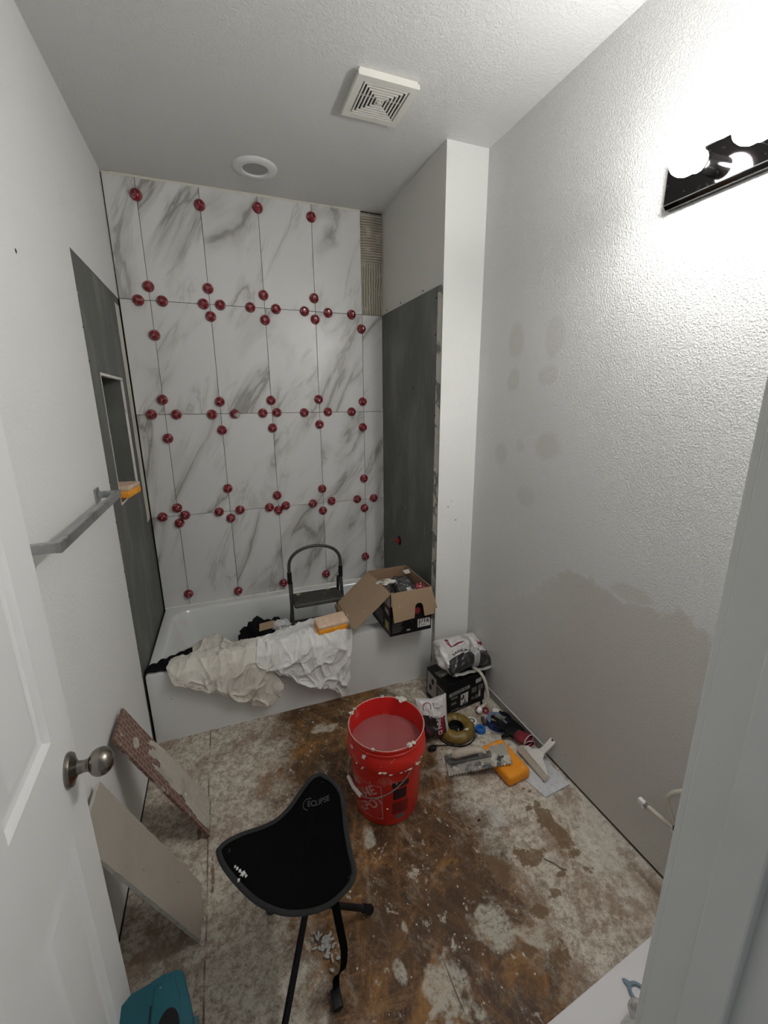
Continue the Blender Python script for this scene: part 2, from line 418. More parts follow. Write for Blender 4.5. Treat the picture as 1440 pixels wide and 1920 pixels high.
# left wall: painted drywall around the alcove board
NY0, NY1, NZ0, NZ1 = -.665, -.205, 1.18, 1.746         # recess cut in the board
b = bx(-.12, 0, YF-.02, YW-.006, .012, H)
bx(-.12, 0, YW-.006, .012, 2.168, H, bm=b)
wl = struct('wall_left', b, M_left)
b = bx(-.12, -.004, YW-.006, NY0, 0, 2.168)
bx(-.12, -.004, NY1, .012, 0, 2.168, bm=b); bx(-.12, -.004, NY0, NY1, 0, NZ0, bm=b); bx(-.12, -.004, NY0, NY1, NZ1, 2.168, bm=b)
obj('backer_board', b, M_board, wl)
# recess: back and sides 90 mm deep, white cut edges around it
b = bx(-.125, -.118, NY0-.3, NY1+.45, NZ0-.1, NZ1+.1)
obj('recess_back', b, mk('recess_board', (.20, .19, .165), .7, layers=[(7, 4, .5, .8, (.26, .25, .22))]), wl)
b = bx(-.014, -.003, NY0-.002, NY0+.004, NZ0, NZ1); bx(-.014, -.003, NY1-.0015, NY1+.001, NZ0, NZ1, bm=b)
bx(-.022, -.003, NY0, NY1, NZ1-.007, NZ1+.004, bm=b); bx(-.09, -.003, NY0, NY1, NZ0-.004, NZ0+.005, bm=b)
plabel(obj('cut_edge', b, M_cut, wl), 'white cut board edge around the recess')
for y, z in [(-.45, 1.70), (-.38, 1.71), (-.30, 1.70), (-.44, 1.47), (-.33, 1.46), (-.45, 1.30)]:
    obj('screw', lathe([(0, .0025), (.004, .002), (.0042, 0)], 10, basis((-.118, y, z), (0, 1, 0), (0, 0, 1))), M_dark, wl)
for i, z in enumerate([2.02, 1.90, 1.78, 1.52, 1.31, 1.14, 1.04, .92, .80, .66, .54, .40, .20]):
    obj('screw', lathe([(0, .003), (.004, .002), (.0045, 0)], 8, basis((-.001, YW+.002-.008*(i % 2), z), (0, 1, 0), (0, 0, 1))), M_dark if i % 3 else M_brushed, wl)
# bare drywall strip and taped edge by the tiled corner
b = surf(lambda u, v: Vector((-.0025, -.112+.108*u+.014*(1-u)*noise.noise((0, v*9, 3))+.05*v**3*(1-u)*0, .95+1.18*v)), 2, 30)
plabel(obj('bare_strip', b, M_papertape, wl), 'pale bare drywall strip by the tiled corner')
b = surf(lambda u, v: Vector((.001, -.013+.008*u, 2.168+.58*v)), 1, 4)
obj('caulk_edge', b, M_papertape, wl)

# back wall: dark substrate, marble tile sheets with open joints, bare combed strip
wb = struct('wall_back', bx(-.12, W+.12, .010, .10, 0, H), M_dark)
J = [.152+.305*k for k in range(5)]
xs = [.004]+J+[R-.005]; zs = [RIMB-.012, .95, 1.56, 2.17, H-.008]
b = bmesh.new(); lay = None; shifts = []
for i in range(6):
    for j in range(4):
        if i == 5 and j == 3: continue
        x0, x1, z0, z1 = xs[i]+.0013, xs[i+1]-.0013, zs[j]+.0013, zs[j+1]-.0013
        if i == 0 and j >= 2: x0 += .0
        n0 = len(b.faces); bx(x0, x1, 0, .0095, z0, z1, .0006, bm=b)
        shifts.append((n0, len(b.faces), (random.uniform(0, 9), 0, random.uniform(0, 9))))
tiles = obj('marble_tiles', b, M_marble, wb)
at = tiles.data.attributes.new('tile_shift', 'FLOAT_VECTOR', 'FACE')
for a, e, s in shifts:
    for k in range(a, e): at.data[k].vector = s
plabel(tiles, 'white grey-veined tiles with thin dark joints')
b = surf(lambda u, v: Vector((J[4]+.002+u*(R-J[4]-.004), .006+.002*noise.noise((u*6, v*30, 1)), 2.172+v*(H-2.18))), 12, 60)
plabel(obj('thinset_patch', b, M_thinset, wb, 60), 'combed tan thinset strip with the tile missing')
b = surf(lambda u, v: Vector((.004+u*(J[4]-.004), -.0012-.001*v+.0015*noise.noise((u*40, v*2, 9)), H-.010-.007*abs(noise.noise((u*25, 1, 4)))+v*.012)), 120, 1)
obj('thinset_smear', b, M_papertape, wb)

# the short wall that closes the alcove on the right, and the long right wall
b = bx(R, W+.12, YW, .012, 0, H)
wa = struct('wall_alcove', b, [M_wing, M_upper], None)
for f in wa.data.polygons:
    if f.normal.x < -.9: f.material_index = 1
b = bx(R-.006, R+.004, YW+.048, .004, RIM-.02, 2.172)
obj('backer_board', b, M_board, wa)
def rag(u, v):
    z = 2.172*v; e = .006*noise.noise((z*14, 2, 0))+.003*noise.noise((z*50, 2, 0))
    return Vector((R-.004-.003*abs(noise.noise((z*20, u*3, 5))), YW-.001+u*(.050+e), z))
plabel(obj('torn_edge', surf(rag, 6, 140), M_raw, wa, 60), 'torn whitish drywall edge beside the grey board')
b = surf(lambda u, v: Vector((R-.0075, -.001-(.006+.012*max(0, noise.noise((v*22, 7, 0))))*u, RIM+v*1.2)), 2, 90)
obj('thinset_smear', b, M_cut, wa)
for y, z in [(-.77, 2.12), (-.77, 1.95), (-.6, 2.19), (-.3, 2.19), (-.08, 2.19), (-.78, 1.55), (-.78, 1.2), (-.5, 1.7), (-.3, 1.3), (-.77, .9), (-.35, .95), (-.1, .8)]:
    obj('screw', lathe([(0, .003), (.004, .002), (.0045, 0)], 8, basis((R-.006 if z < 2.17 else R, y, z), (0, -1, 0), (0, 0, 1))), M_dark, wa)

b = bx(W, W+.12, YF-.02, YW, .014, H)
wr = struct('wall_right', b, M_right)
b = bx(W+.006, W+.12, YF-.02, YW, 0, .014); obj('bottom_gap', b, M_dark, wr)
for z, y, s in [(.10, -1.66, .004), (.16, -1.62, .003)]:
    obj('screw', lathe([(0, .002), (s, .001), (s, 0)], 8, basis((W, y, z), (0, -1, 0), (0, 0, 1))), M_brushed, wr)
bx_ = bx(-.002, .002, YF, YW-.02, 0, .007); obj('bottom_gap', bx_, M_dark, wl)

# front wall with the doorway the camera looks through
b = bx(-.12, .085, YF-.115, YF, 0, H); bx(.833, W+.12, YF-.115, YF, 0, H, bm=b); bx(.085, .833, YF-.115, YF, 2.06, H, bm=b)
struct('wall_front', b, M_left)
b = bx(.813, .833, YF-.115, YF, 0, 2.06, .0015); bx(.085, .105, YF-.115, YF, 0, 2.06, .0015, bm=b); bx(.105, .813, YF-.115, YF, 2.04, 2.06, bm=b)
tr = struct('trim_1', b, M_jamb)
b = bx(.802, .8135, -2.708, -2.676, 0, 2.04, .002); bx(.1045, .116, -2.708, -2.676, 0, 2.04, .002, bm=b)
obj('door_stop', b, M_jamb, tr)
b = bx(.819, .877, YF, YF+.010, 0, 2.10, .003); bx(.03, .099, YF, YF+.010, 0, 2.10, .003, bm=b)
obj('casing', b, M_jamb, tr)

# open door, turned back almost against the left wall
DA = math.atan2(.9985, -.054)
door = obj('door_1', bmesh.new(), M_white_paint); door['kind'] = 'structure'
door.location = (.140, -2.635, .012); door.rotation_euler = (0, 0, DA)
def door_bm():
    # local x along the door, local y toward the wall (0 .. .035), front face at y = 0
    w, h, th = .711, 2.02, .035
    cols = [(.105, .306), (.405, .606)]; rows = [(.20, .810), (1.020, 1.66), (1.77, 1.92)]
    X = sorted({0, w, *[v for c in cols for v in c]}); Z = sorted({0, h, *[v for r in rows for v in r]})
    b = bmesh.new(); V = {}
    def v(x, y, z):
        k = (round(x, 5), round(y, 5), round(z, 5))
        if k not in V: V[k] = b.verts.new(k)
        return V[k]
    for side in (0, 1):
        y0 = 0 if side == 0 else th; sg = 1 if side == 0 else -1
        for x0, x1 in zip(X, X[1:]):
            for z0, z1 in zip(Z, Z[1:]):
                if (x0, x1) in cols and (z0, z1) in rows:
                    prof = [(0, 0), (.004, .002), (.010, .009), (.018, .0105), (.022, .0105), (.040, .004), (.048, .0035)]
                    for (i0, d0), (i1, d1) in zip(prof, prof[1:]):
                        A = [v(x0+i0, y0+sg*d0, z0+i0), v(x1-i0, y0+sg*d0, z0+i0), v(x1-i0, y0+sg*d0, z1-i0), v(x0+i0, y0+sg*d0, z1-i0)]
                        B = [v(x0+i1, y0+sg*d1, z0+i1), v(x1-i1, y0+sg*d1, z0+i1), v(x1-i1, y0+sg*d1, z1-i1), v(x0+i1, y0+sg*d1, z1-i1)]
                        for k in range(4): b.faces.new((A[k], A[(k+1) % 4], B[(k+1) % 4], B[k]))
                    b.faces.new(B)
                else: b.faces.new((v(x0, y0, z0), v(x1, y0, z0), v(x1, y0, z1), v(x0, y0, z1)))
    for x in (0, w): b.faces.new([v(x, 0, zz) for zz in Z]+[v(x, th, zz) for zz in Z[::-1]])
    for z in (0, h): b.faces.new([v(xx, 0, z) for xx in X]+[v(xx, th, z) for xx in X[::-1]])
    bmesh.ops.recalc_face_normals(b, faces=b.faces); return b
tmp = mesh_of('door_1', door_bm(), M_white_paint, 25); door.data = tmp

# door knob (a part of the door) -- rosette, neck, egg-shaped knob, latch plate on the edge
def along_y(o):  # lathe axis -> local -y of the door
    return Matrix.Translation(o) @ Matrix.Rotation(PI/2, 4, 'X')
kb = obj('door_knob', lathe([(0, 0), (.033, 0), (.0335, .003), (.031, .008), (.022, .011), (.0135, .016), (.0115, .024), (.0115, .031), (.013, .033), (.0135, .035),
    (.016, .036), (.0215, .040), (.0255, .046), (.0270, .053), (.0258, .062), (.0205, .070), (.012, .0755), (0, .0772)], 40, along_y((.651, 0, .918))), M_nickel, door, 40)
plabel(kb, 'dark satin nickel egg-shaped knob')
obj('latch_plate', bx(.7105, .712, .005, .030, .89, .945), M_nickel, door)

# ================================================================== FIXTURES
# vanity light bar with four round bulbs
lb = thing('vanity_light_bar', 'dark glossy vanity light bar with round glowing bulbs high on the right wall', 'wall light', (W, -2.11, 2.214))
b = bmesh.new()
prof = [(0, -.060), (-.020, -.060), (-.030, -.050), (-.030, .050), (-.020, .060), (0, .060)]
L2 = .31
A = [b.verts.new((x, -L2, z)) for x, z in prof]; B = [b.verts.new((x, L2, z)) for x, z in prof]
b.faces.new(A); b.faces.new(B[::-1])
for k in range(6): b.faces.new((A[k], B[k], B[(k+1) % 6], A[(k+1) % 6]))
bmesh.ops.recalc_face_normals(b, faces=b.faces)
obj('backplate', b, M_bulb_plate, lb)
b = tube([(-.0305, -L2, -.050), (-.0305, L2, -.050)], .0012, 6); tube([(-.0305, -L2, .050), (-.0305, L2, .050)], .0012, 6, bm=b)
obj('bright_edge', b, M_chrome, lb)
inward = lambda y: Matrix.Translation((-.030, y, 0)) @ Matrix.Rotation(-PI/2, 4, 'Y')
M_bulb = emis('glowing_frosted_bulb', (1.0, .98, .955), BULB)
for k in range(4):
    y = .188-.149*k
    s = obj('socket', lathe([(0, 0), (.0235, 0), (.0235, .040), (.0250, .042), (.0250, .047), (.0210, .0475), (.0200, .043), (0, .042)], 28, inward(y)), M_chrome, lb, 40)
    s2 = obj('bulb', lathe([(0, .040), (.0125, .042), (.0135, .050), (.020, .058), (.031, .067), (.037, .079), (.0385, .090), (.037, .102), (.031, .114), (.020, .124), (.008, .128), (0, .1285)], 28, inward(y)), M_bulb, s, 60)

# ceiling exhaust vent with concentric square louvres
ev = thing('exhaust_vent', 'square off-white exhaust fan grille with concentric louvres on the ceiling', 'vent', (1.133, -.985, H), 0)
b = bmesh.new(); s = .118; i_ = .090
for (x0, x1, y0, y1) in [(-s, s, -s, -i_), (-s, s, i_, s), (-s, -i_, -i_, i_), (i_, s, -i_, i_)]: bx(x0, x1, y0, y1, -.026, -.010, bm=b)
for (x0, x1, y0, y1) in [(-s+.006, s-.006, -s+.006, -s+.014), (-s+.006, s-.006, s-.014, s-.006), (-s+.006, -s+.014, -s+.014, s-.014), (s-.014, s-.006, -s+.014, s-.014)]: bx(x0, x1, y0, y1, -.010, 0, bm=b)
obj('frame', b, M_plastic_w, ev)
obj('dark_housing', bx(-i_, i_, -i_, i_, -.006, -.001), M_dark, ev)
for k in range(6):
    o_ = i_-.005-k*.0136; t_ = .0062; b = bmesh.new()
    for (x0, x1, y0, y1) in [(-o_, o_, -o_, -o_+t_), (-o_, o_, o_-t_, o_), (-o_, -o_+t_, -o_+t_, o_-t_), (o_-t_, o_, -o_+t_, o_-t_)]: bx(x0, x1, y0, y1, -.0255, -.0215, bm=b)
    obj('louvre', b, M_plastic_w, ev)
obj('centre_cap', lathe([(0, -.029), (.009, -.028), (.010, -.024), (.010, -.006)], 4), M_plastic_w, ev, 40)
b = bx(-.0015, .0015, -i_, -.01, -.022, -.018); bx(-.0015, .0015, .01, i_, -.022, -.018, bm=b); bx(-i_, -.01, -.0015, .0015, -.014, -.010, bm=b); bx(.01, i_, -.0015, .0015, -.014, -.010, bm=b)
obj('cross_rib', b, M_plastic_w, ev)

# recessed shower can with grey lens
sc = thing('recessed_shower_light', 'round white ceiling trim with unlit grey lens above the tub', 'ceiling light', (.731, -.285, H))
obj('trim_ring', lathe([(.062, -.004), (.066, -.012), (.080, -.013), (.098, -.008), (.108, -.002), (.1085, 0)], 48), M_white_paint, sc, 50)
obj('lens', lathe([(0, -.0075), (.040, -.0070), (.0625, -.0045)], 48), M_lens, sc, 50)

# towel bar on the left wall
tb = thing('towel_bar', 'square brushed metal towel bar on the left wall beside the door', 'towel bar', (0, -1.375, 1.300))
for y in (-.325, .325):
    obj('mounting_plate', box((.0035, y, 0), (.007, .050, .052), None, .002), M_brushed, tb)
    obj('post', box((.040, y, .001), (.068, .017, .024), None, .002), M_brushed, tb)
obj('rail', box((.071, 0, .001), (.014, .668, .026), None, .002), M_brushed, tb)

# shower valve stub coming out of the grey board
vs = thing('shower_valve_stub', 'small copper stub with red collar poking from a hole in the grey board', 'pipe stub', (R-.006, -.300, .712))
toin = Matrix.Rotation(-PI/2, 4, 'Y')
obj('hole', lathe([(0, .0004), (.030, .0006), (.033, 0)], 20, toin), M_dark, vs)
obj('collar', lathe([(.009, 0), (.018, .004), (.019, .014), (.012, .024), (.007, .026)], 20, toin), mk('red_plastic_ring', (.42, .015, .015), .35, layers=[(30, 3, .5, .7, (.3, .02, .02))]), vs, 40)
obj('pipe', tube([(-.0, 0, 0), (-.025, 0, .001), (-.062, 0, .004)], .0055, 12), mk('dull_copper', (.34, .22, .18), .4, 1, layers=[(20, 3, .5, .7, (.5, .45, .42))]), vs, 40)

# ================================================================== BATHTUB
def tub():
    t = thing('bathtub', 'white alcove bathtub with a plain front apron', 'bathtub', (R/2, -.405, 0))
    # rings of the basin: (x0,x1,y0,y1, corner radius, z)
    def rr(x0, x1, y0, y1, r, z, n=6):
        out = []
        for cx, cy, a0 in [(x1-r, y1-r, 0), (x0+r, y1-r, 90), (x0+r, y0+r, 180), (x1-r, y0+r, 270)]:
            for k in range(n+1):
                a = math.radians(a0+90*k/n); out.append((cx+r*math.cos(a), cy+r*math.sin(a), z))
        return out
    zt = lambda y: RIMB+(RIM-RIMB)*min(1, max(0, -y/.81))
    rings = []
    def ring(x0, x1, y0, y1, r, dz, absz=None):
        rings.append([(x, y, (absz if absz is not None else zt(y)+dz)) for x, y, _ in rr(x0, x1, y0, y1, r, 0)])
    ring(.006, R-.008, -.803, -.002, .003, 0, 0.0)
    ring(.006, R-.008, -.806, -.002, .003, -.17)
    ring(.006, R-.008, -.810, -.002, .003, -.018)
    ring(.007, R-.009, -.808, -.003, .004, -.006)
    ring(.012, R-.014, -.799, -.004, .006, 0)
    ring(.050, R-.055, -.735, -.060, .10, 0)
    ring(.062, R-.067, -.722, -.070, .11, -.004)
    ring(.072, R-.075, -.712, -.078, .11, -.018)
    ring(.100, R-.095, -.700, -.092, .12, -.15)
    ring(.150, R-.115, -.680, -.112, .12, -.26)
    ring(.200, R-.150, -.650, -.150, .12, 0, .062)
    ring(.320, R-.260, -.560, -.240, .12, 0, .055)
    b = bmesh.new(); V = [[b.verts.new(p) for p in r] for r in rings]
    for A, B in zip(V, V[1:]):
        for k in range(len(A)): b.faces.new((A[k], A[(k+1) % len(A)], B[(k+1) % len(A)], B[k]))
    b.faces.new(V[-1])
    bmesh.ops.recalc_face_normals(b, faces=b.faces)
    obj('basin', b, M_white_gloss, t, 35, world=True)
    b = surf(lambda u, v: Vector((.006+1.5*u, -.0015-.010*v-.002*abs(noise.noise((u*30, 0, 2)))*v, RIMB+.006-.008*v)), 90, 2)
    plabel(obj('caulk_bead', b, M_cut, t, 60, world=True), 'rough white sealant line under the tiles')
    return t
tub()

# ================================================================== TILE LEVELLING CAPS
M_cap = mk('glossy_red_plastic', (.20, .006, .014), .12, spec=.6, layers=[(70, 3, .52, .66, (.36, .03, .045))], Coat_Weight=.5)
M_cap2 = mk('dark_red_plastic', (.10, .003, .008), .3, layers=[(40, 2, .5, .8, (.16, .01, .02))])
M_win = mk('dull_pink_plastic_window', (.34, .09, .10), .3, layers=[(60, 3, .5, .7, (.45, .26, .26))])
M_stem = mk('dusty_pale_plastic', (.52, .33, .32), .5, layers=[(60, 3, .5, .7, (.7, .6, .58))])
cap_pos = {
 (0, 'top'): [(.151, 2.672), (.455, 2.665), (.761, 2.692), (1.065, 2.684)],
 (1, 'above'): [(.153, 2.24), (.456, 2.253), (.759, 2.24), (1.062, 2.245)],
 (1, 'left'): [(.095, 2.167), (.423, 2.17), (.679, 2.169), (.999, 2.167), (1.3, 2.166)],
 (1, 'right'): [(.212, 2.171), (.513, 2.171), (.827, 2.169), (1.147, 2.167)],
 (1, 'below'): [(.152, 1.992), (.455, 2.106), (.759, 2.104), (1.063, 2.124), (1.365, 2.083)],
 (2, 'above'): [(.149, 1.644), (.458, 1.631), (.76, 1.637), (1.063, 1.642), (1.364, 1.626)],
 (2, 'left'): [(.082, 1.562), (.407, 1.557), (.705, 1.56), (.965, 1.559), (1.285, 1.561)],
 (2, 'right'): [(.212, 1.559), (.537, 1.558), (.792, 1.562), (1.122, 1.562)],
 (2, 'below'): [(.151, 1.422), (.455, 1.462), (.758, 1.467), (1.062, 1.482), (1.362, 1.456)],
 (3, 'above'): [(.152, .999), (.455, 1.098), (.757, 1.028), (1.061, 1.049), (1.363, 1.101)],
 (3, 'left'): [(.065, .95), (.389, .951), (.702, .951), (.992, .952), (1.31, .955)],
 (3, 'right'): [(.191, .949), (.516, .952), (.809, .954), (1.124, .958), (1.434, .953)],
 (3, 'below'): [(.153, .902), (.456, .903), (.758, .927), (1.06, .895), (1.363, .885)],
 (4, 'bottom'): [(.153, .424), (.456, .393), (.758, .402), (1.062, .423), (1.363, .516)]}
ordn = ['leftmost', 'second from left', 'middle', 'second from right', 'rightmost']
rown = {1: 'upper', 2: 'middle', 3: 'lower'}
def cap_label(row, side, i):
    if row == 0: return 'red levelling cap near the ceiling on the %s vertical joint' % ['first', 'second', 'third', 'fourth'][i]
    if row == 4: return 'red levelling cap just above the tub on the %s vertical joint' % ordn[i]
    w = {'above': 'above', 'below': 'below', 'left': 'left of', 'right': 'right of'}[side]
    return 'red levelling cap %s the %s crossing of the %s horizontal joint' % (w, ordn[i], rown[row])
outw = Matrix.Rotation(PI/2, 4, 'X')   # lathe axis -> -y, out of the tiled wall
proto = thing('tile_leveller', '', 'tile levelling cap', (0, 0, 0))
b = lathe([(.0285, .0035), (.0275, .010), (.024, .0185), (.0185, .0245), (.0115, .0275), (.0105, .0235), (.0060, .0230), (0, .0230)], 30, outw)
for f in b.faces:
    c = f.calc_center_median(); a_ = math.degrees(math.atan2(c.z, c.x)) % 120
    if 42 < a_ < 78 and -.0255 < c.y < -.013: f.material_index = 1
obj('dome', b, [M_cap, M_win], proto, 45)
obj('base_ring', lathe([(0, .0005), (.0290, .0005), (.0295, .0025), (.0285, .0045), (.025, .0050)], 28, outw), M_cap2, proto, 40)
obj('stem', lathe([(0, .034), (.0022, .034), (.0030, .030), (.0032, .022)], 12, outw), M_stem, proto, 40)
first = True
for (row, side), L_ in cap_pos.items():
    for i, (x, z) in enumerate(L_):
        if first: o = proto; first = False
        else:
            o = proto.copy(); COL.objects.link(o)
            for ch in list(proto.children):
                c = ch.copy(); COL.objects.link(c); c.parent = o
        o.location = (x, 0, z); o.rotation_euler = (0, random.uniform(0, 2*PI), 0)
        o['label'] = cap_label(row, side, i); o['group'] = 'red tile levelling caps on the tiled wall'
        if (row, side, i) == (2, 'right', 1):
            o['label'] = 'red levelling cap smeared with mortar, right of the second middle crossing'
            mb = lathe([(0, .034), (.009, .032), (.013, .024), (.016, .012)], 14, outw)
            for v in mb.verts: v.co += Vector((-.010, 0, .008))+Vector((1, 1, 1))*.004*noise.noise(v.co*120)
            obj('mortar_blob', mb, M_raw, o, 60)

# ================================================================== THINGS IN AND ON THE TUB
def sponge_mats(): 
    top = NT('pale_sponge_face'); top.base(top.mix(top.step(top.noise(30, 3), .4, .7), (.70, .50, .36, 1), (.80, .62, .48))).set(.9); top.bump(top.voro(220), .5, .002)
    bot = NT('orange_sponge_foam'); bot.base(bot.mix(bot.step(bot.noise(25, 3), .4, .75), (.95, .36, .02, 1), (1.0, .47, .05))).set(.85); bot.bump(bot.voro(260), .5, .002)
    return top.m, bot.m
M_sp_top, M_sp_bot = sponge_mats()
def two_tone_sponge(name, label, loc, rot, size=(.165, .105, .052)):
    t = thing(name, label, 'sponge', loc, rot)
    sx, sy, sz = size
    b = box((0, 0, sz*.30), (sx, sy, sz*.60), None, .006, 3); obj('foam_base', b, M_sp_bot, t, 60)
    b = box((0, 0, sz*.80), (sx*.995, sy*.99, sz*.42), None, .006, 3); obj('scrub_layer', b, M_sp_top, t, 60)
    return t
two_tone_sponge('grout_sponge', 'orange and peach sponge lying on the white drop cloth', (.915, -.755, .425), (math.radians(6), math.radians(-3), math.radians(2)), (.170, .100, .052))
two_tone_sponge('grout_sponge', 'orange and peach sponge sticking out of the wall recess', (-.020, -.560, NZ0+.024), (0, 0, math.radians(-8)), (.125, .165, .052))

def cloth_mat(name, col, stain, s2):
    t = NT(name)
    c = t.mix(t.math('MULTIPLY', t.step(t.noise(9, 6, .62), .48, .72), .55), (*col, 1), stain)
    c = t.mix(t.math('MULTIPLY', t.step(t.noise(5, 7, .68, 0, t.mapping((1, 1, 1), (0, 0, 0), (3, 8, 1))), .58, .72), .5), c, s2)
    t.base(c).set(.88, 0, .2); t.bump(t.math('ADD', t.noise(28, 6, .6, 1.0), t.math('MULTIPLY', t.noise(160, 3), .2)), .6, .006)
    return t.m
def lerp_path(P, s):
    """P: list of (s, value...)"""
    for a, b in zip(P, P[1:]):
        if s <= b[0]:
            k = (s-a[0])/(b[0]-a[0]); return [x+(y-x)*k for x, y in zip(a[1:], b[1:])]
    return list(P[-1][1:])
def drape(name, label, mat, left, right, hem, inner, seed, amp=.014, grp=None):
    """cloth over the tub's front rim. left/right: x of the side edges along v; hem: z of the lower edge along u; inner(u): how deep it starts"""
    def fn(u, v):
        xl, = lerp_path(left, v); xr, = lerp_path(right, v)
        x = xl+(xr-xl)*u
        zh, = lerp_path(hem, u); yi, zi = lerp_path(inner, u)
        lift = .012+.012*abs(noise.noise((x*9, seed, 0)))
        P = [(0, yi, zi), (.18, -.70, RIM+lift*.6), (.26, -.745, RIM+.010+lift), (.40, -.800, RIM+.008+lift), (.47, -.828, RIM-.012), (.55, -.838, RIM-.05), (1.0, -.842, zh)]
        y, z = lerp_path(P, v)
        # folds: long ones that fall down the apron, crumples on the rim
        hang = sstep(.45, .8, v)
        wave = math.sin(x*34+seed+2.2*noise.noise((x*4, v*2, seed)))*.5+math.sin(x*71+seed*2+3*noise.noise((x*6, v*3, seed+4)))*.28
        cr = noise.noise((x*12+v*2.5, v*3.5, seed+1))+.35*noise.noise((x*26, v*8, seed+2))+.14*noise.noise((x*60, v*18, seed+3))
        rdg = (1-abs(noise.noise((x*7+v*2, v*2.6-x*2, seed+7))))**9*1.25+.7*(1-abs(noise.noise((x*13-v*3, v*4+x*4, seed+11))))**9+.3*(1-abs(noise.noise((x*24+v*5, v*7-x*3, seed+13))))**8
        d = amp*(wave*(.25+.65*hang)+.45*cr+1.0*rdg)
        y -= max(.002, .010+d)*(.35+.65*sstep(.35, .6, v)); z += max(0, d*.9+.006)*(1-sstep(.38, .55, v))
        z += .006*noise.noise((x*8, seed, v*3))*hang
        return Vector((x+.012*noise.noise((x*5, v*6, seed+9)), y, z))
    o = obj(name, surf(fn, 150, 130), mat, None, 180)
    solid(o, .0025, 1); return tag(o, label, 'drop cloth', grp)
drape('drop_cloth', 'stained cream drop cloth bunched over the left side of the tub rim', cloth_mat('stained_cream_cloth', (.72, .69, .62), (.50, .43, .34), (.36, .30, .24)),
      [(0, .20), (.2, .13), (.42, .10), (.6, .15), (.8, .215), (1, .36)], [(0, .62), (.3, .64), (.6, .575), (.85, .625), (1, .60)],
      [(0, .25), (.2, .17), (.5, .115), (.85, .10), (1, .145)], [(0, -.56, .36), (.25, -.50, .37), (.5, -.60, .35), (1, -.62, .36)], 2.0)
drape('drop_cloth', 'whiter crumpled drop cloth hanging over the tub rim under the sponge', cloth_mat('white_crumpled_cloth', (.78, .775, .76), (.66, .64, .61), (.50, .47, .46)),
      [(0, .64), (.3, .52), (.5, .505), (.7, .55), (1, .66)], [(0, 1.02), (.3, 1.02), (.6, .995), (1, .972)],
      [(0, .26), (.2, .185), (.5, .135), (.75, .10), (.86, .055), (.94, .05), (1, .10)], [(0, -.60, .37), (.3, -.60, .38), (.6, -.56, .39), (1, -.58, .37)], 7.0, .016)

M_rag = mk('black_cloth', (.005, .005, .006), .85, spec=.2, layers=[(12, 4, .5, .8, (.014, .014, .015))], bump=(40, .4, .004))
def lump(c, s, seed, n=28, amp=.3, freq=2.2, flat=True):
    """crumpled blob with its own folds, resting flat-ish"""
    b = bmesh.new(); bmesh.ops.create_icosphere(b, subdivisions=4, radius=1)
    for v in b.verts:
        d = v.co.normalized(); k = 1+amp*noise.noise(d*freq+Vector((seed, 0, 0)))+amp*.5*noise.noise(d*freq*2.7+Vector((0, seed, 0)))
        rd = (1-abs(noise.noise(d*freq*1.6+Vector((0, 0, seed)))))**4*amp*.5
        v.co = Vector((d.x*s[0], d.y*s[1], d.z*s[2]))*(k+rd)
        if flat and v.co.z < -s[2]*.72: v.co.z = -s[2]*.72
        v.co += Vector(c)
    return b
b = surf(lambda u, v: Vector((.010+.20*u, -.800+.13*v*(.35+.65*u)-.02*u, RIM+.006+.020*abs(noise.noise((u*5, v*4, 1)))+.03*u*v)), 20, 12)
o = obj('rag', b, M_rag, None, 180); solid(o, .004, 1); tag(o, 'black rag end poking out at the left corner of the tub rim', 'rag')
o = obj('black_bag', lump((.575, -.40, .17), (.150, .15, .16), 3.0, amp=.30), M_rag, None, 60); tag(o, 'black crumpled plastic bag inside the tub behind the drop cloths', 'bag')
b = lump((0, 0, 0), (.05, .035, .03), 5.0, amp=.3)
o = obj('plastic_wrap', b, mk('cloudy_film', (.62, .62, .62), .3, layers=[(14, 4, .5, .7, (.4, .4, .4))]), None, 60); o.location = (.675, -.47, .335); tag(o, 'small crumpled cloudy plastic wrap on the black bag in the tub', 'plastic wrap')
M_kraft = mk('brown_cardboard', (.35, .245, .155), .85, layers=[(5, 4, .5, .8, (.29, .195, .12)), (50, 3, .70, .76, (.62, .55, .45)), (18, 5, .66, .72, (.55, .47, .37))], bump=(120, .15, .001))
M_kraft_in = mk('brown_cardboard_inside', (.30, .19, .115), .9, layers=[(6, 4, .5, .8, (.22, .13, .08)), (28, 4, .68, .74, (.6, .52, .42))])
o = obj('cardboard_scrap', quad((.545, -.56, .37), (.62, -.575, .385), (.63, -.545, .415), (.55, -.53, .40), t=.004), M_kraft, None); tag(o, 'small brown cardboard scrap behind the cream drop cloth', 'cardboard')

# step stool standing in the tub
M_steel = mk('dark_grey_powder_coat', (.045, .044, .042), .42, layers=[(9, 4, .55, .8, (.09, .085, .08)), (50, 3, .70, .75, (.45, .43, .4))])
M_tread = mk('dark_ribbed_tread', (.05, .048, .042), .6, layers=[(9, 4, .5, .75, (.10, .095, .08)), (45, 4, .68, .74, (.5, .48, .42))])
ss = thing('step_stool', 'dark grey folding step stool with curved handrail standing in the tub', 'step stool', (.905, -.42, .062))
XL, XR = -.155, .160; TZ = .395
arch = [(XL, .01, .545)]+[(0+.1575*math.cos(a)+.0025, .01, .60+.125*math.sin(a)**.8 if math.sin(a) > 0 else .60) for a in [PI-PI*k/16 for k in range(17)]]+[(XR, .01, .545)]
arch[1] = (XL, .01, .60); arch[-2] = (XR, .01, .60)
obj('handrail', tube(spline([arch[0], arch[1]]+arch[2:-2]+[arch[-2], arch[-1]], 3), .0095, 12), M_steel, ss, 60)
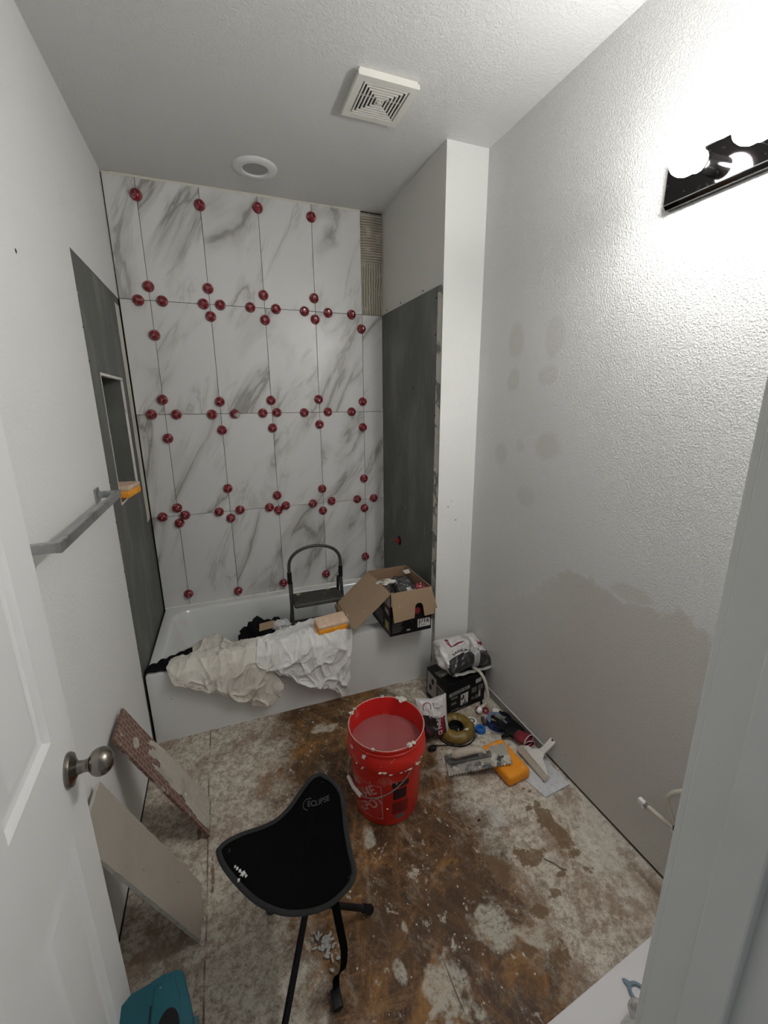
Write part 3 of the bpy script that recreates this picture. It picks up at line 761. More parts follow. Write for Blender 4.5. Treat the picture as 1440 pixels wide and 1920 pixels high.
for x in (XL, XR):
    obj('joint_sleeve', tube([(x, .01, .505), (x, .01, .575)], .0135, 12), M_black, ss, 40)
    obj('leg', tube([(x, .012, .51), (x, -.01, .40), (x*1.05, -.085, .02)], .0105, 10), M_steel, ss, 60)
    obj('leg', tube([(x*.93, .035, .50), (x*.93, .05, .40), (x*1.0, .145, .02)], .0095, 10), M_steel, ss, 60)
    for yy, xx in ((-.085, 1.05), (.145, 1.0)): obj('foot', tube([(x*xx, yy, .032), (x*xx, yy-.002, 0)], .014, 12), M_black, ss, 40)
b = box((.0025, -.01, TZ), (.305, .165, .030), None, .013, 3); 
tr_ = obj('tread', b, M_tread, ss, 50)
b = bmesh.new()
for k in range(8): box((.0025, -.075+k*.0185, TZ+.0165), (.262, .008, .004), None, .0012, 1, bm=b)
obj('ribs', b, M_tread, ss, 50)
def star(cx, cy, r, z):
    return prism([((r if k % 2 == 0 else r*.5)*math.cos(PI/2+k*PI/5)+cx, (r if k % 2 == 0 else r*.5)*math.sin(PI/2+k*PI/5)*.8+cy) for k in range(10)], z, z+.0015)
for cx, cy in [(-.105, .035), (.085, .05)]:
    obj('star_sticker', star(cx, cy, .021, TZ+.0188), mk('worn_yellow_print', (.50, .38, .17), .6, layers=[(60, 3, .5, .6, (.2, .16, .09))]), ss)
obj('cross_tube', tube([(XL*1.0, .10, .20), (XR*1.0, .10, .20)], .008, 8), M_steel, ss, 60)
obj('cross_tube', tube([(XL*1.02, -.05, .20), (XR*1.02, -.05, .20)], .008, 8), M_steel, ss, 60)

# open black carton of tiling supplies on the rim
M_cb = mk('black_printed_carton', (.005, .005, .006), .42, spec=.22, layers=[(12, 3, .6, .8, (.012, .012, .012)), (70, 3, .72, .76, (.35, .33, .3))])
M_red = mk('printed_red', (.22, .010, .018), .4, layers=[(20, 3, .5, .8, (.16, .01, .015))])
M_print = mk('printed_white', (.60, .59, .57), .45, layers=[(30, 3, .6, .8, (.5, .48, .45))])
M_dim = mk('printed_grey', (.13, .13, .13), .5, layers=[(30, 3, .6, .8, (.09, .09, .09))])
M_yel = mk('printed_yellow', (.45, .36, .10), .5, layers=[(30, 3, .6, .8, (.35, .28, .10))])
ct = thing('supply_carton', 'open black cardboard carton with brown flaps sitting on the right end of the tub rim', 'cardboard box', (1.318, -.745, RIM+.007), math.radians(1.0))
cw, cd, ch, tk = .247, .345, .252, .004
x0, x1, y0, y1 = -cw/2, cw/2, -cd/2, cd/2
b = bx(x0, x1, y0, y1, 0, tk)
for (a_, c_, d_, e_) in [(x0, x1, y0, y0+tk), (x0, x1, y1-tk, y1), (x0, x0+tk, y0+tk, y1-tk), (x1-tk, x1, y0+tk, y1-tk)]: bx(a_, c_, d_, e_, tk, ch, bm=b)
bmesh.ops.recalc_face_normals(b, faces=b.faces)
for f in b.faces:
    c = f.calc_center_median(); toC = Vector((0, 0, c.z))-c
    if (f.normal.dot(toC) > 0 and abs(f.normal.z) < .5) or (abs(f.normal.z) > .5 and c.z > .2) or (f.normal.z > .5): f.material_index = 1
obj('carton_body', b, [M_cb, M_kraft_in], ct)
fl_ = obj('side_flap', quad((x0, y1, ch-.002), (x0, y0, ch), (x0-.195, y0+.010, ch-.175), (x0-.195, y1-.005, ch-.165), t=.004), M_kraft, ct)
plabel(fl_, 'brown side flap folded outward')
# handle slot showing through the flap, and a torn corner
o = obj('slot_hole', prism([(-.028, -.012), (.028, -.014), (.020, .0), (.030, .013), (-.03, .012), (-.018, 0)], 0, .001, basis((x0-.115, .03, ch-.1015), (.12, 1, -.12), (-.75, 0, -.66))), mk('grey_seen_through', (.22, .21, .20), .7, layers=[(30, 3, .5, .8, (.15, .14, .13))]), fl_)
o.matrix_parent_inverse = Matrix()
obj('torn_corner', lump((x0-.195, y1-.05, ch-.188), (.018, .05, .014), 2, amp=.5, flat=False), mk('torn_card', (.30, .20, .12), .9, layers=[(20, 3, .5, .7, (.15, .09, .05))]), fl_, 60)
# front flap with an arched notch
pp = [(x0+.006, 0), (x1+.004, 0), (x1+.030, -.145), (x1+.012, -.150), (x1+.010, -.175), (.056, -.178)]
nx, nr = .035, .024
pp = [(-.122, 0), (.118, .002), (.148, -.120), (.128, -.128), (.126, -.150), (nx+nr+.010, -.153)]
pp += [(nx+nr*math.cos(a)+.003, -.098+nr*math.sin(a)) for a in [PI*k/8 for k in range(9)]]
pp += [(nx-nr-.004, -.153), (-.112, -.160)]
fr = obj('front_flap', prism(pp, 0, .004, basis((0, y0-.001, ch), (1, 0, 0), (0, .16, 1))), M_kraft, ct); plabel(fr, 'brown front flap with an arched notch, hanging down')
# printing on the carton
fy = y0-.0006
def dec(nm, parent, m, a, b_, c, d): return obj(nm, quad(a, b_, c, d), m, parent)
dec('price_panel', ct, M_print, (.040, fy, .022), (x1-.006, fy, .022), (x1-.006, fy, .072), (.040, fy, .072))
obj('print', text('1/16"', .038, basis((.084, fy-.0006, .056), (1, 0, 0), (0, 0, 1)), bold=.0006), M_cb, ct)
dec('fine_print', ct, M_dim, (.060, fy-.0006, .031), (.090, fy-.0006, .031), (.090, fy-.0006, .035), (.060, fy-.0006, .035))
dec('print', ct, mk('printed_brown_grey', (.22, .19, .17), .5, layers=[(30, 3, .5, .8, (.3, .27, .25))]), (.046, fy-.0005, .026), (.054, fy-.0005, .026), (.054, fy-.0005, .066), (.046, fy-.0005, .066))
obj('print', text('no', .020, basis((-.015, fy, .022), (1, 0, 0), (0, 0, 1)), bold=.0006), M_print, ct)
obj('print', lathe([(0, .0004), (.020, .0003), (.020, 0)], 20, Matrix.Translation((.036, y0, .125)) @ Matrix.Rotation(PI/2, 4, 'X')), M_red, ct)
for k in range(9): dec('fine_print', ct, M_dim, (x0+.012, fy, .020+k*.011), (x0+.012+.05+.02*((k*7) % 3)/3, fy, .020+k*.011), (x0+.012+.05+.02*((k*7) % 3)/3, fy, .024+k*.011), (x0+.012, fy, .024+k*.011))
sx_ = x0-.0006
dec('printed_band', ct, M_print, (sx_, y1-.003, .17), (sx_, y0+.003, .17), (sx_, y0+.003, ch-.004), (sx_, y1-.003, ch-.004))
dec('printed_stripe', ct, M_red, (sx_-.0003, y1-.003, .155), (sx_-.0003, y0+.003, .155), (sx_-.0003, y0+.003, .172), (sx_-.0003, y1-.003, .172))
dec('printed_panel', ct, M_print, (sx_-.0003, -.10, .125), (sx_-.0003, y0+.02, .115), (sx_-.0003, y0+.02, .145), (sx_-.0003, -.10, .150))
dec('printed_panel', ct, M_dim, (sx_-.0003, .05, .03), (sx_-.0003, -.07, .03), (sx_-.0003, -.07, .11), (sx_-.0003, .05, .11))
dec('printed_panel', ct, M_yel, (sx_-.0003, -.10, .025), (sx_-.0003, y0+.02, .025), (sx_-.0003, y0+.02, .075), (sx_-.0003, -.10, .075))
dec('printed_panel', ct, M_print, (x0+.004, fy, .175), (x0+.030, fy, .175), (x0+.030, fy, ch-.004), (x0+.004, fy, ch-.004))
# contents of the carton: each a thing of its own, heaped inside
def in_carton(p): return Matrix.LocRotScale(ct.location, ct.rotation_euler, None) @ Vector(p)
M_film = mk('clear_film_over_black', (.05, .05, .052), .18, spec=.8, layers=[(9, 5, .52, .66, (.34, .34, .34), 1.5), (22, 3, .6, .7, (.55, .55, .55), 1)])
b = lump((0, 0, 0), (.085, .125, .085), 11, amp=.28)
o = obj('bagged_parts', b, M_film, None, 60); o.location = in_carton((.025, .03, .142)); tag(o, 'clear plastic bag of dark parts filling the carton on the rim', 'plastic bag')
M_sp = mk('white_spacer_plastic', (.70, .70, .69), .4, layers=[(30, 3, .6, .8, (.6, .6, .58))])
b = bmesh.new()
rs = random.Random(4)
for k in range(4):
    a = rs.uniform(0, PI); R_ = Matrix.Rotation(a, 4, 'Z') @ Matrix.Rotation(rs.uniform(-.3, .3), 4, 'X')
    o = obj('levelling_clip', box((0, 0, 0), (.060, .016, .003), None, .001, 1, bm=box((0, 0, .009), (.004, .014, .02))), M_sp, None)
    o.location = in_carton((-.005+.026*k, -.115+.016*(k % 2), .224-.004*k)); o.rotation_euler = (rs.uniform(-.3, .3), rs.uniform(-.4, .4), a)
    tag(o, '%s of the loose white levelling clips in the carton' % ('leftmost', 'second from left', 'third from left', 'rightmost')[k], 'tile clip', 'loose white clips in the carton')
o = proto.copy(); COL.objects.link(o)
for ch_ in list(proto.children):
    c = ch_.copy(); COL.objects.link(c); c.parent = o
o.location = in_carton((.075, -.120, .232)); o.rotation_euler = (math.radians(-70), 0, .3); o['label'] = 'red levelling cap lying in the open carton'; o['group'] = 'loose red caps in the carton'
br = thing('paint_brush', 'black-handled tool crusted white at its tip, leaning out of the carton', 'tool', in_carton((-.045, -.10, .20)), (0, 0, 0))
obj('handle', tube(spline([(0, -.015, -.04), (-.006, 0, .02), (-.012, .05, .045)], 6), [.011]*3+[.014]*6+[.010]*4, 12), M_black, br, 60)
obj('crusted_tip', lump((-.038, .085, .050), (.045, .025, .012), 8, amp=.35, flat=False), M_raw, br, 60)
o = obj('glue_tube', tube([(0, 0, 0), (.010, -.006, .03), (.030, -.02, .052)], [.013, .014, .016], 14), mk('smoky_plastic', (.10, .095, .085), .25, layers=[(20, 3, .5, .7, (.3, .29, .27))]), None, 60)
o.location = in_carton((-.055, -.135, .205)); tag(o, 'small smoky plastic tube standing in the front corner of the carton', 'tube')
o = obj('torn_paper', box((0, 0, 0), (.05, .03, .002), Matrix.Rotation(.3, 4, 'X'), 0), M_print, None); o.location = in_carton((.100, .10, .240)); o.rotation_euler = (.2, .1, .4); tag(o, 'white torn paper scrap in the back corner of the carton', 'paper scrap')

# ================================================================== THE CORNER HEAP: vanity carton, bag, hose
gb = thing('faucet_box', 'black printed box standing in the corner between tub and right wall', 'box', (1.5445, -1.035, 0), math.radians(8.5))
gw, gd, gh = .262, .190, .182
b = box((0, 0, gh/2), (gw, gd, gh), None, .0015, 1)
obj('carton', b, M_cb, gb)
fy = -gd/2-.0007; sx_ = -gw/2-.0007
dec('title_band', gb, mk('printed_silver', (.34, .34, .33), .45, layers=[(30, 3, .5, .8, (.25, .25, .25))]), (-.118, fy, .105), (.020, fy, .116), (.020, fy, .136), (-.118, fy, .126))
obj('print', text('GLACIER BAY', .019, basis((-.046, fy-.0005, .121), (1, 0, .08), (0, 0, 1)), bold=.0004), M_cb, gb)
dec('picture_panel', gb, M_print, (-.040, fy, .028), (.012, fy, .030), (.012, fy, .098), (-.040, fy, .096))
b = tube([(-.026, fy-.0015, .088), (-.020, fy-.0015, .074), (-.026, fy-.0015, .068)], .0035, 6)
lathe([(0, .0012), (.007, .0010), (.007, 0)], 14, Matrix.Translation((-.030, fy, .066)) @ Matrix.Rotation(PI/2, 4, 'X'), bm=b)
tube([(-.012, fy-.001, .040), (-.010, fy-.001, .060)], .002, 6, bm=b); tube([(-.028, fy-.001, .035), (.004, fy-.001, .037)], .002, 6, bm=b)
obj('faucet_picture', b, M_cb, gb)
for (a_, b2, c_, d_) in [(-.105, -.060, .085, .098), (-.105, -.068, .05, .066), (-.10, -.05, .012, .020), (.035, .070, .075, .108), (.080, .118, .078, .112), (.035, .055, .035, .05), (.062, .085, .03, .055), (-.06, .0, .008, .013)]:
    dec('fine_print', gb, M_dim, (a_, fy, c_), (b2, fy, c_), (b2, fy, d_), (a_, fy, d_))
dec('sticker', gb, M_print, (.062, fy, .128), (.100, fy, .130), (.100, fy, .155), (.062, fy, .153))
dec('sticker', gb, M_print, (.086, fy, .035), (.100, fy, .035), (.100, fy, .075), (.086, fy, .075))
dec('picture_panel', gb, mk('printed_pale_grey', (.34, .33, .33), .5, layers=[(14, 3, .5, .7, (.26, .25, .25))]), (sx_, .085, .030), (sx_, .000, .030), (sx_, .000, .160), (sx_, .085, .172))
for cy, cz in [(.035, .125), (.055, .08)]:
    obj('faucet_picture', lathe([(0, .0012), (.020, .0010), (.020, 0)], 18, Matrix.Translation((sx_, cy, cz)) @ Matrix.Rotation(-PI/2, 4, 'Y') @ Matrix.Diagonal((.9, .6, 1, 1))), M_cb, gb)
dec('printed_panel', gb, M_dim, (sx_, -.010, .055), (sx_, -.085, .055), (sx_, -.085, .115), (sx_, -.010, .115))
dec('printed_panel', gb, mk('printed_pale_line', (.3, .3, .3), .5), (sx_, -.005, .122), (sx_, -.088, .118), (sx_, -.088, .128), (sx_, -.005, .136))
obj('tape', surf(lambda u, v: Vector((-.125+.25*u, -.02+.05*v+.02*u, gh+.0012+.001*noise.noise((u*20, v*8, 2)))), 20, 6), mk('cloudy_tape', (.16, .16, .14), .25, layers=[(9, 4, .5, .65, (.06, .06, .055), 1)]), gb, 60)

# printed grout bag slumped on the box
M_bagW = mk('glossy_white_bag_film', (.62, .60, .585), .28, layers=[(8, 4, .5, .75, (.50, .47, .45)), (25, 3, .66, .72, (.35, .30, .29))], bump=(14, .5, .012, 5), Coat_Weight=.2)
M_bagK = mk('glossy_black_bag_film', (.025, .025, .027), .25, layers=[(9, 5, .52, .68, (.10, .10, .10), 1)], bump=(16, .5, .012, 5), Coat_Weight=.2)
M_bagR = mk('red_bag_print', (.20, .014, .025), .33, layers=[(9, 4, .5, .7, (.14, .01, .02))], bump=(14, .4, .01, 4))
M_bagG = mk('grey_bag_seam_film', (.40, .39, .375), .3, layers=[(9, 4, .5, .7, (.30, .29, .28))], bump=(14, .4, .01, 4))
def pillow(w, d, h, seed, mi, nu=60, nv=40, crimp=.05, sag=.25):
    """filled bag: lens of width w, depth d, height h; mi(u, v, top) picks the print"""
    b = bmesh.new(); T, B = [], []
    for i in range(nu+1):
        rt, rb = [], []
        for j in range(nv+1):
            u, v = i/nu, j/nv; e = (max(0, 1-(2*u-1)**2))**.42*(max(0, 1-(2*v-1)**2))**.42
            x = (u-.5)*w*(1-.10*(1-abs(2*v-1))); y = (v-.5)*d*(1-.14*(1-abs(2*u-1)))
            n = noise.noise((u*4+seed, v*4, 0))*.22+noise.noise((u*10+seed, v*9, 2))*.12
            rd = (1-abs(noise.noise((u*5+v*3, v*5-u*2, seed))))**5*.14
            z = h*e*(.85+n+rd); zb = -h*e*sag*(.7+.3*n)
            rt.append(b.verts.new((x, y, z))); rb.append(rt[-1] if (i in (0, nu) or j in (0, nv)) else b.verts.new((x, y, zb)))
        T.append(rt); B.append(rb)
    for i in range(nu):
        for j in range(nv):
            u, v = (i+.5)/nu, (j+.5)/nv
            f = b.faces.new((T[i][j], T[i+1][j], T[i+1][j+1], T[i][j+1])); f.material_index = mi(u, v, True)
            vs = (B[i][j+1], B[i+1][j+1], B[i+1][j], B[i][j])
            if len(set(vs)) == 4:
                try: f = b.faces.new(vs); f.material_index = mi(u, v, False)
                except ValueError: pass
    return b
def bag_print(u, v, top):
    if .50 < u < .64: return 3
    if v < .30: return 1
    if v < .36: return 0
    if .12 < u < .44 and .56 < v < .60: return 2
    if .12 < u < .16 and .60 < v < .86: return 2
    if .70 < u < .90 and .46 < v < .56: return 2
    return 0
bg_ = thing('grout_bag', 'white, black and red printed mix bag slumped on top of the black box', 'bag', (1.603, -1.000, gh+.062), (math.radians(24), math.radians(7), math.radians(8)))
bag = obj('bag', pillow(.300, .225, .100, 3.3, bag_print), [M_bagW, M_bagK, M_bagR, M_bagG], bg_, 180)
bag2 = obj('folded_bottom', lump((-.085, .0, -.008), (.075, .090, .056), 6, amp=.25), [M_bagW], bg_, 60)
def on_surface(bm_text, target_bm_obj, direction, off=.0012):
    me = target_bm_obj.data
    tree = BVHTree.FromPolygons([v.co for v in me.vertices], [p.vertices for p in me.polygons])
    for v in bm_text.verts:
        hit = tree.ray_cast(v.co-Vector(direction)*.5, Vector(direction))
        if hit[0]: v.co = hit[0]-Vector(direction)*off
    return bm_text
obj('print', on_surface(text('SANDED GROUT', .016, basis((-.052, -.030, .3), (1, 0, 0), (0, 1, 0)), sub=2, bold=.0005), bag, (0, 0, -1)), M_cb, bg_)
b = surf(lambda u, v: Vector((-.13+.26*u, -.108-.018*v, .002+.004*math.sin(u*22)+.002*v)), 50, 2)
o = obj('heat_seal', b, M_bagG, bg_, 60); solid(o, .001)

# white supply hose hanging from the box top
hs = thing('supply_hose', 'off-white braided supply hose hanging down the front of the black box', 'hose', (1.62, -1.16, 0))
M_hose = mk('off_white_hose', (.55, .52, .44), .5, layers=[(10, 3, .5, .8, (.45, .41, .33))], bump=(160, .3, .001))
M_nut = mk('white_plastic_nut', (.80, .80, .78), .35, layers=[(20, 3, .6, .8, (.6, .6, .58))])
obj('hose', tube(spline([(.004, .085, .200), (.014, .025, .203), (.024, -.006, .172), (.032, -.022, .120), (.034, -.028, .075), (.014, -.030, .042), (-.014, -.032, .028)], 8), .0085, 12), M_hose, hs, 60)
nm = basis((-.010, -.034, .032), (0, -.5, .86), (.8, .3, .3))
obj('nut', lathe([(.0085, .016), (.0125, .014), (.0165, .008), (.0165, -.010), (.0145, -.012), (.0105, -.0115), (.0105, .004), (0, .004)], 12, Matrix.Translation((-.022, -.036, .022)) @ Matrix.Rotation(math.radians(118), 4, 'X') @ Matrix.Rotation(.5, 4, 'Y')), [M_nut], hs, 30)

# red scissors
sr = thing('scissors', 'red-handled scissors lying in front of the black box under the hose', 'scissors', (1.640, -1.160, .006), math.radians(60))
M_redh = mk('red_handle_plastic', (.30, .014, .03), .4, layers=[(20, 3, .5, .7, (.22, .02, .03))])
for sy in (-1, 1):
    obj('handle', tube([(-.030+.021*math.cos(a), sy*.019+.013*math.sin(a), .0) for a in [2*PI*k/20 for k in range(20)]], .0048, 8, closed=True), M_redh, sr, 60)
    obj('blade', prism([(-.006, sy*.004), (.010, sy*.003-.004), (.085, sy*.0015), (.010, sy*.003+.004)], sy*.0008-.001, sy*.0008+.0005), M_chrome, sr)

# ================================================================== THE RED BUCKET
M_bkt = mk('red_bucket_plastic', (.62, .018, .012), .34, spec=.5, layers=[(9, 6, .60, .74, (.66, .22, .18), .6), (38, 4, .68, .73, (.62, .50, .44)), (5, 4, .5, .8, (.50, .014, .012))], bump=(40, .06, .002))
M_bkt_in = mk('red_bucket_inside', (.60, .015, .012), .45, layers=[(6, 6, .56, .72, (.60, .25, .22), .8), (30, 4, .67, .72, (.6, .5, .45))])
M_splat = mk('dried_pale_mortar', (.58, .55, .48), .85, layers=[(40, 3, .5, .7, (.45, .42, .36))], bump=(80, .4, .003))
bk = thing('bucket', 'bright red plastic bucket of murky rinse water in the middle of the floor', 'bucket', (.958, -1.480, 0))
out = [(0, .004), (.120, .004), (.124, 0), (.129, .002), (.1315, .012), (.1445, .262), (.1450, .272), (.1580, .274), (.1600, .280), (.1600, .300), (.1575, .318), (.1520, .334), (.1505, .338), (.1530, .340), (.1530, .350), (.1505, .352), (.1510, .362), (.1535, .364), (.1540, .370), (.1515, .374), (.1480, .372)]
inn = [(.1480, .372), (.1465, .366), (.1440, .26), (.1290, .012), (0, .010)]
b = lathe(out, 64); i0 = len(b.faces); lathe(inn, 64, bm=b, mi=1)
bmesh.ops.remove_doubles(b, verts=b.verts, dist=1e-5); bmesh.ops.recalc_face_normals(b, faces=b.faces)
obj('bucket_body', b, [M_bkt, M_bkt_in], bk, 35)
wt = NT('murky_rinse_water'); wt.base(wt.mix(wt.step(wt.noise(5, 3), .3, .8), (.30, .085, .085, 1), (.36, .12, .115))).set(.12, 0, .6); wt.bump(wt.noise(9, 2), .05, .004)
o = obj('water', lathe([(0, .288), (.1447, .288)], 48), wt.m, bk, 60)
rs = random.Random(5)
def blob(c, r, seed, bm):
    l = bmesh.new(); bmesh.ops.create_icosphere(l, subdivisions=3, radius=1)
    for v in l.verts: v.co = Vector(c)+Vector((v.co.x*r[0], v.co.y*r[1], v.co.z*r[2]))*(1+.75*noise.noise(v.co*1.7+Vector((seed, 0, 0)))+.35*noise.noise(v.co*4+Vector((0, seed, 0))))
    return merge(bm, l)
b = bmesh.new()
tube([(.1515*math.cos(a), .1515*math.sin(a), .3735+.0010*noise.noise((math.cos(a)*6, math.sin(a)*6, 0))) for a in [2*PI*k/70 for k in range(70)]], [.0012+.0016*max(0, noise.noise((math.cos(2*PI*k/70)*4, math.sin(2*PI*k/70)*4, 3))) for k in range(70)], 6, closed=True, bm=b)
for a, w in [(-75, .010), (-68, .007), (42, .017), (50, .008), (75, .006), (130, .007), (-130, .006), (140, .009)]:
    a = math.radians(a); blob((.151*math.cos(a), .151*math.sin(a), .375), (w, w, .0045), a*9, b)
obj('mortar_rim', b, M_splat, bk, 60)
b = bmesh.new()
for k in range(34):
    a = math.radians(rs.uniform(-175, -20)); z = rs.choice([.268, .270, .275, .285, rs.uniform(.06, .34)])
    rr_ = .1605 if z > .272 else .146; s_ = rs.uniform(.0015, .006) if z > .26 else rs.uniform(.0008, .002)
    blob((rr_*math.cos(a)*.992, rr_*math.sin(a)*.992, z), (abs(math.sin(a))*s_*1.5+.001, abs(math.cos(a))*s_*1.5+.001, s_*rs.uniform(.4, 1)), k, b)
obj('mortar_spots', b, M_splat, bk, 60)['kind'] = 'stuff'
# wire bail and white grip, hanging on the left
def rad_at(z): return .1315+(z-.012)*(.013/.25)
bail = []
for k in range(41):
    t = k/40; a = math.radians(-74-190*t); zz = .262-.125*math.sin(PI*t)**.8
    bail.append(((rad_at(zz)+.010+.012*math.sin(PI*t))*math.cos(a), (rad_at(zz)+.010+.012*math.sin(PI*t))*math.sin(a), zz))
hd = obj('bail', tube(bail, .0022, 8), mk('bail_wire', (.35, .33, .31), .4, .8, layers=[(40, 3, .5, .7, (.5, .48, .45))]), bk, 60)
plabel(obj('grip', tube([Vector(bail[16]), Vector(bail[16]).lerp(Vector(bail[24]), .5)+(Vector(bail[20])-Vector(bail[16]).lerp(Vector(bail[24]), .5))*.5, Vector(bail[24])], .0080, 12), M_plastic_w, hd, 60), 'white plastic grip')
for a in (-74, 96):
    a = math.radians(a); obj('ear', lathe([(0, .010), (.010, .008), (.013, 0)], 14, Matrix.Translation((.145*math.cos(a), .145*math.sin(a), .262)) @ Matrix.Rotation(a, 4, 'Z') @ Matrix.Rotation(PI/2, 4, 'Y')), M_bkt, hd, 40)
def wrap(bm, a0, zc, off=.0010):
    """bend flat x-z lettering (x right as seen) round the bucket, centred on angle a0 (degrees)"""
    for v in bm.verts:
        z = zc+v.co.y; r_ = rad_at(z)+off; a = math.radians(a0)+v.co.x/r_
        v.co = Vector((r_*math.cos(a), r_*math.sin(a), z))
    return bm
M_ink_w = mk('worn_white_print', (.62, .36, .34), .5, layers=[(34, 5, .54, .66, (.60, .06, .05))])
M_ink_k = mk('worn_black_print', (.030, .010, .010), .5, layers=[(26, 5, .56, .68, (.25, .02, .018))])
M_ink_r = mk('dark_red_print', (.26, .012, .010), .5, layers=[(60, 4, .5, .6, (.45, .016, .012))])
A0 = -152; q = .165
b = bmesh.new()
def strip(b, x0, y0, x1, y1, n=24, mi=0):
    V = [(b.verts.new((x0+(x1-x0)*k/n, y0, 0)), b.verts.new((x0+(x1-x0)*k/n, y1, 0))) for k in range(n+1)]
    for A, B in zip(V, V[1:]): b.faces.new((A[0], B[0], B[1], A[1])).material_index = mi
    return b
for a_ in [(-q/2, -q/2, q/2, -q/2+.003), (-q/2, q/2-.003, q/2, q/2)]: strip(b, *a_)
for a_ in [(-q/2, -q/2, -q/2+.003, q/2), (q/2-.003, -q/2, q/2, q/2)]: strip(b, *a_, n=1)
obj('logo_frame', wrap(b, A0, .118), M_ink_w, bk)
for s_, px, py, sz in [('THE', -.042, .048, .036), ('HOME', -.008, .012, .056), ('DEPOT', .020, -.034, .052)]:
    tb_ = text(s_, sz, Matrix.Translation((px, py, 0)) @ Matrix.Rotation(math.radians(38), 4, 'Z'), sub=2, shear=.12, bold=.0012)
    for v in tb_.verts: v.co.x = min(q/2-.004, max(-q/2+.004, v.co.x)); v.co.y = min(q/2-.004, max(-q/2+.004, v.co.y))
    obj('logo_lettering', wrap(tb_, A0, .118, .0013), M_ink_w, bk)
A1 = -88
obj('warning_label', wrap(strip(bmesh.new(), -.036, .040, .036, .066), A1, .150), M_ink_k, bk)
b = bmesh.new()
for (x_, y_, w_, h_) in [(-.030, -.018, .056, .050), ]:
    for k in range(7): strip(b, x_+.004*noise.noise((k, 1, 0)), y_+h_*k/7, x_+w_+.006*noise.noise((k, 5, 0)), y_+h_*(k+1)/7)
obj('warning_picture', wrap(b, A1, .150), M_ink_k, bk)
obj('warning_text', wrap(strip(bmesh.new(), -.034, -.092, .036, -.030), A1, .150), M_ink_r, bk)
b = bmesh.new()
for k in range(9): merge(b, strip(bmesh.new(), -.030, -.086+k*.006, .030-.01*(k % 3), -.0835+k*.006))
obj('warning_text', wrap(b, A1, .150, .0014), M_ink_k, bk)
obj('barcode_label', wrap(strip(bmesh.new(), -.020, -.116, .022, -.098), A1, .150), M_dim, bk)

# ================================================================== THE TRIPOD STOOL
st_ = thing('tripod_stool', 'black folding tripod stool with a saggy triangular fabric seat', 'stool', (.550, -1.900, 0))
rim = [(.642, -1.717, .46), (.669, -1.753, .46), (.685, -1.796, .455), (.684, -1.832, .45), (.675, -1.89, .43), (.668, -1.955, .42), (.665, -2.001, .43), (.659, -2.028, .44), (.64, -2.053, .445), (.608, -2.066, .44), (.572, -2.068, .43), (.53, -2.057, .42), (.488, -2.043, .42), (.452, -2.02, .42), (.415, -1.985, .42), (.379, -1.941, .43), (.347, -1.894, .445), (.334, -1.863, .46), (.339, -1.849, .46), (.36, -1.833, .455), (.4, -1.814, .44), (.445, -1.806, .43), (.49, -1.794, .425), (.53, -1.773, .43), (.569, -1.742, .44), (.599, -1.726, .455), (.619, -1.717, .46)]
N = len(rim); rim2 = spline(rim+[rim[0]], 4)[:-1]; cen = Vector((.555, -1.905, .385))
M_seat = mk('black_polyester_seat', (.0022, .0022, .0024), .9, spec=.08, layers=[(5, 4, .5, .8, (.0035, .0035, .004))], bump=(240, .2, .001))
M_bind = mk('charcoal_edge_binding', (.011, .012, .012), .85, layers=[(60, 3, .5, .7, (.018, .019, .019))], bump=(200, .3, .001))
b = bmesh.new(); rings = []
for k in range(0, 13):
    s_ = 1-k/13
    rings.append([b.verts.new(cen.lerp(Vector(p), s_)+Vector((0, 0, -.022*(1-s_*s_)+.022*(1-s_)))) for p in rim2])
for A, B in zip(rings, rings[1:]):
    for i in range(len(A)): b.faces.new((A[i], A[(i+1) % len(A)], B[(i+1) % len(A)], B[i]))
cv = b.verts.new(cen); A = rings[-1]
for i in range(len(A)): b.faces.new((A[i], A[(i+1) % len(A)], cv))
bmesh.ops.recalc_face_normals(b, faces=b.faces)
seat = obj('seat', b, M_seat, st_, 180, world=True); solid(seat, .003)
b = tube([Vector(p)+(Vector(p)-cen).normalized()*.000+Vector((0, 0, .001)) for p in rim2], .0072, 8, closed=True, flat=.6)
obj('edge_binding', b, M_bind, st_, 60, world=True)
# lettering on the far corner
m = basis((.618, -1.787, .60), (.94, -.18, 0), (.18, .94, 0))
b = text('ECLIPSE', .020, m, sub=1, bold=.0002); merge(b, tube(spline([(.582, -1.795, .6), (.572, -1.782, .6), (.580, -1.768, .6), (.60, -1.770, .6)], 5), .0012, 5))
tree = BVHTree.FromPolygons([v.co+st_.location for v in seat.data.vertices], [p.vertices for p in seat.data.polygons])
for v in b.verts:
    hit = tree.ray_cast(v.co, Vector((0, 0, -1)))
    if hit[0]: v.co.z = hit[0].z+.0028
obj('lettering', b, mk('faint_grey_print', (.055, .058, .058), .7), seat, None, world=True)
b = bmesh.new()
for (c, r_) in [((.372, -1.898, .440), (.0025, .0035, .0015)), ((.377, -1.904, .439), (.0028, .004, .0015)), ((.383, -1.911, .437), (.003, .004, .0018)), ((.390, -1.919, .434), (.006, .006, .0025)), ((.397, -1.926, .432), (.003, .004, .002)), ((.379, -1.934, .437), (.0028, .004, .003))]: blob(c, r_, c[0]*50, b)
plabel(obj('plaster_smudge', b, M_print, st_, 60, world=True), 'white plaster smear near the left corner')
hub = Vector((.552, -1.893, .205))
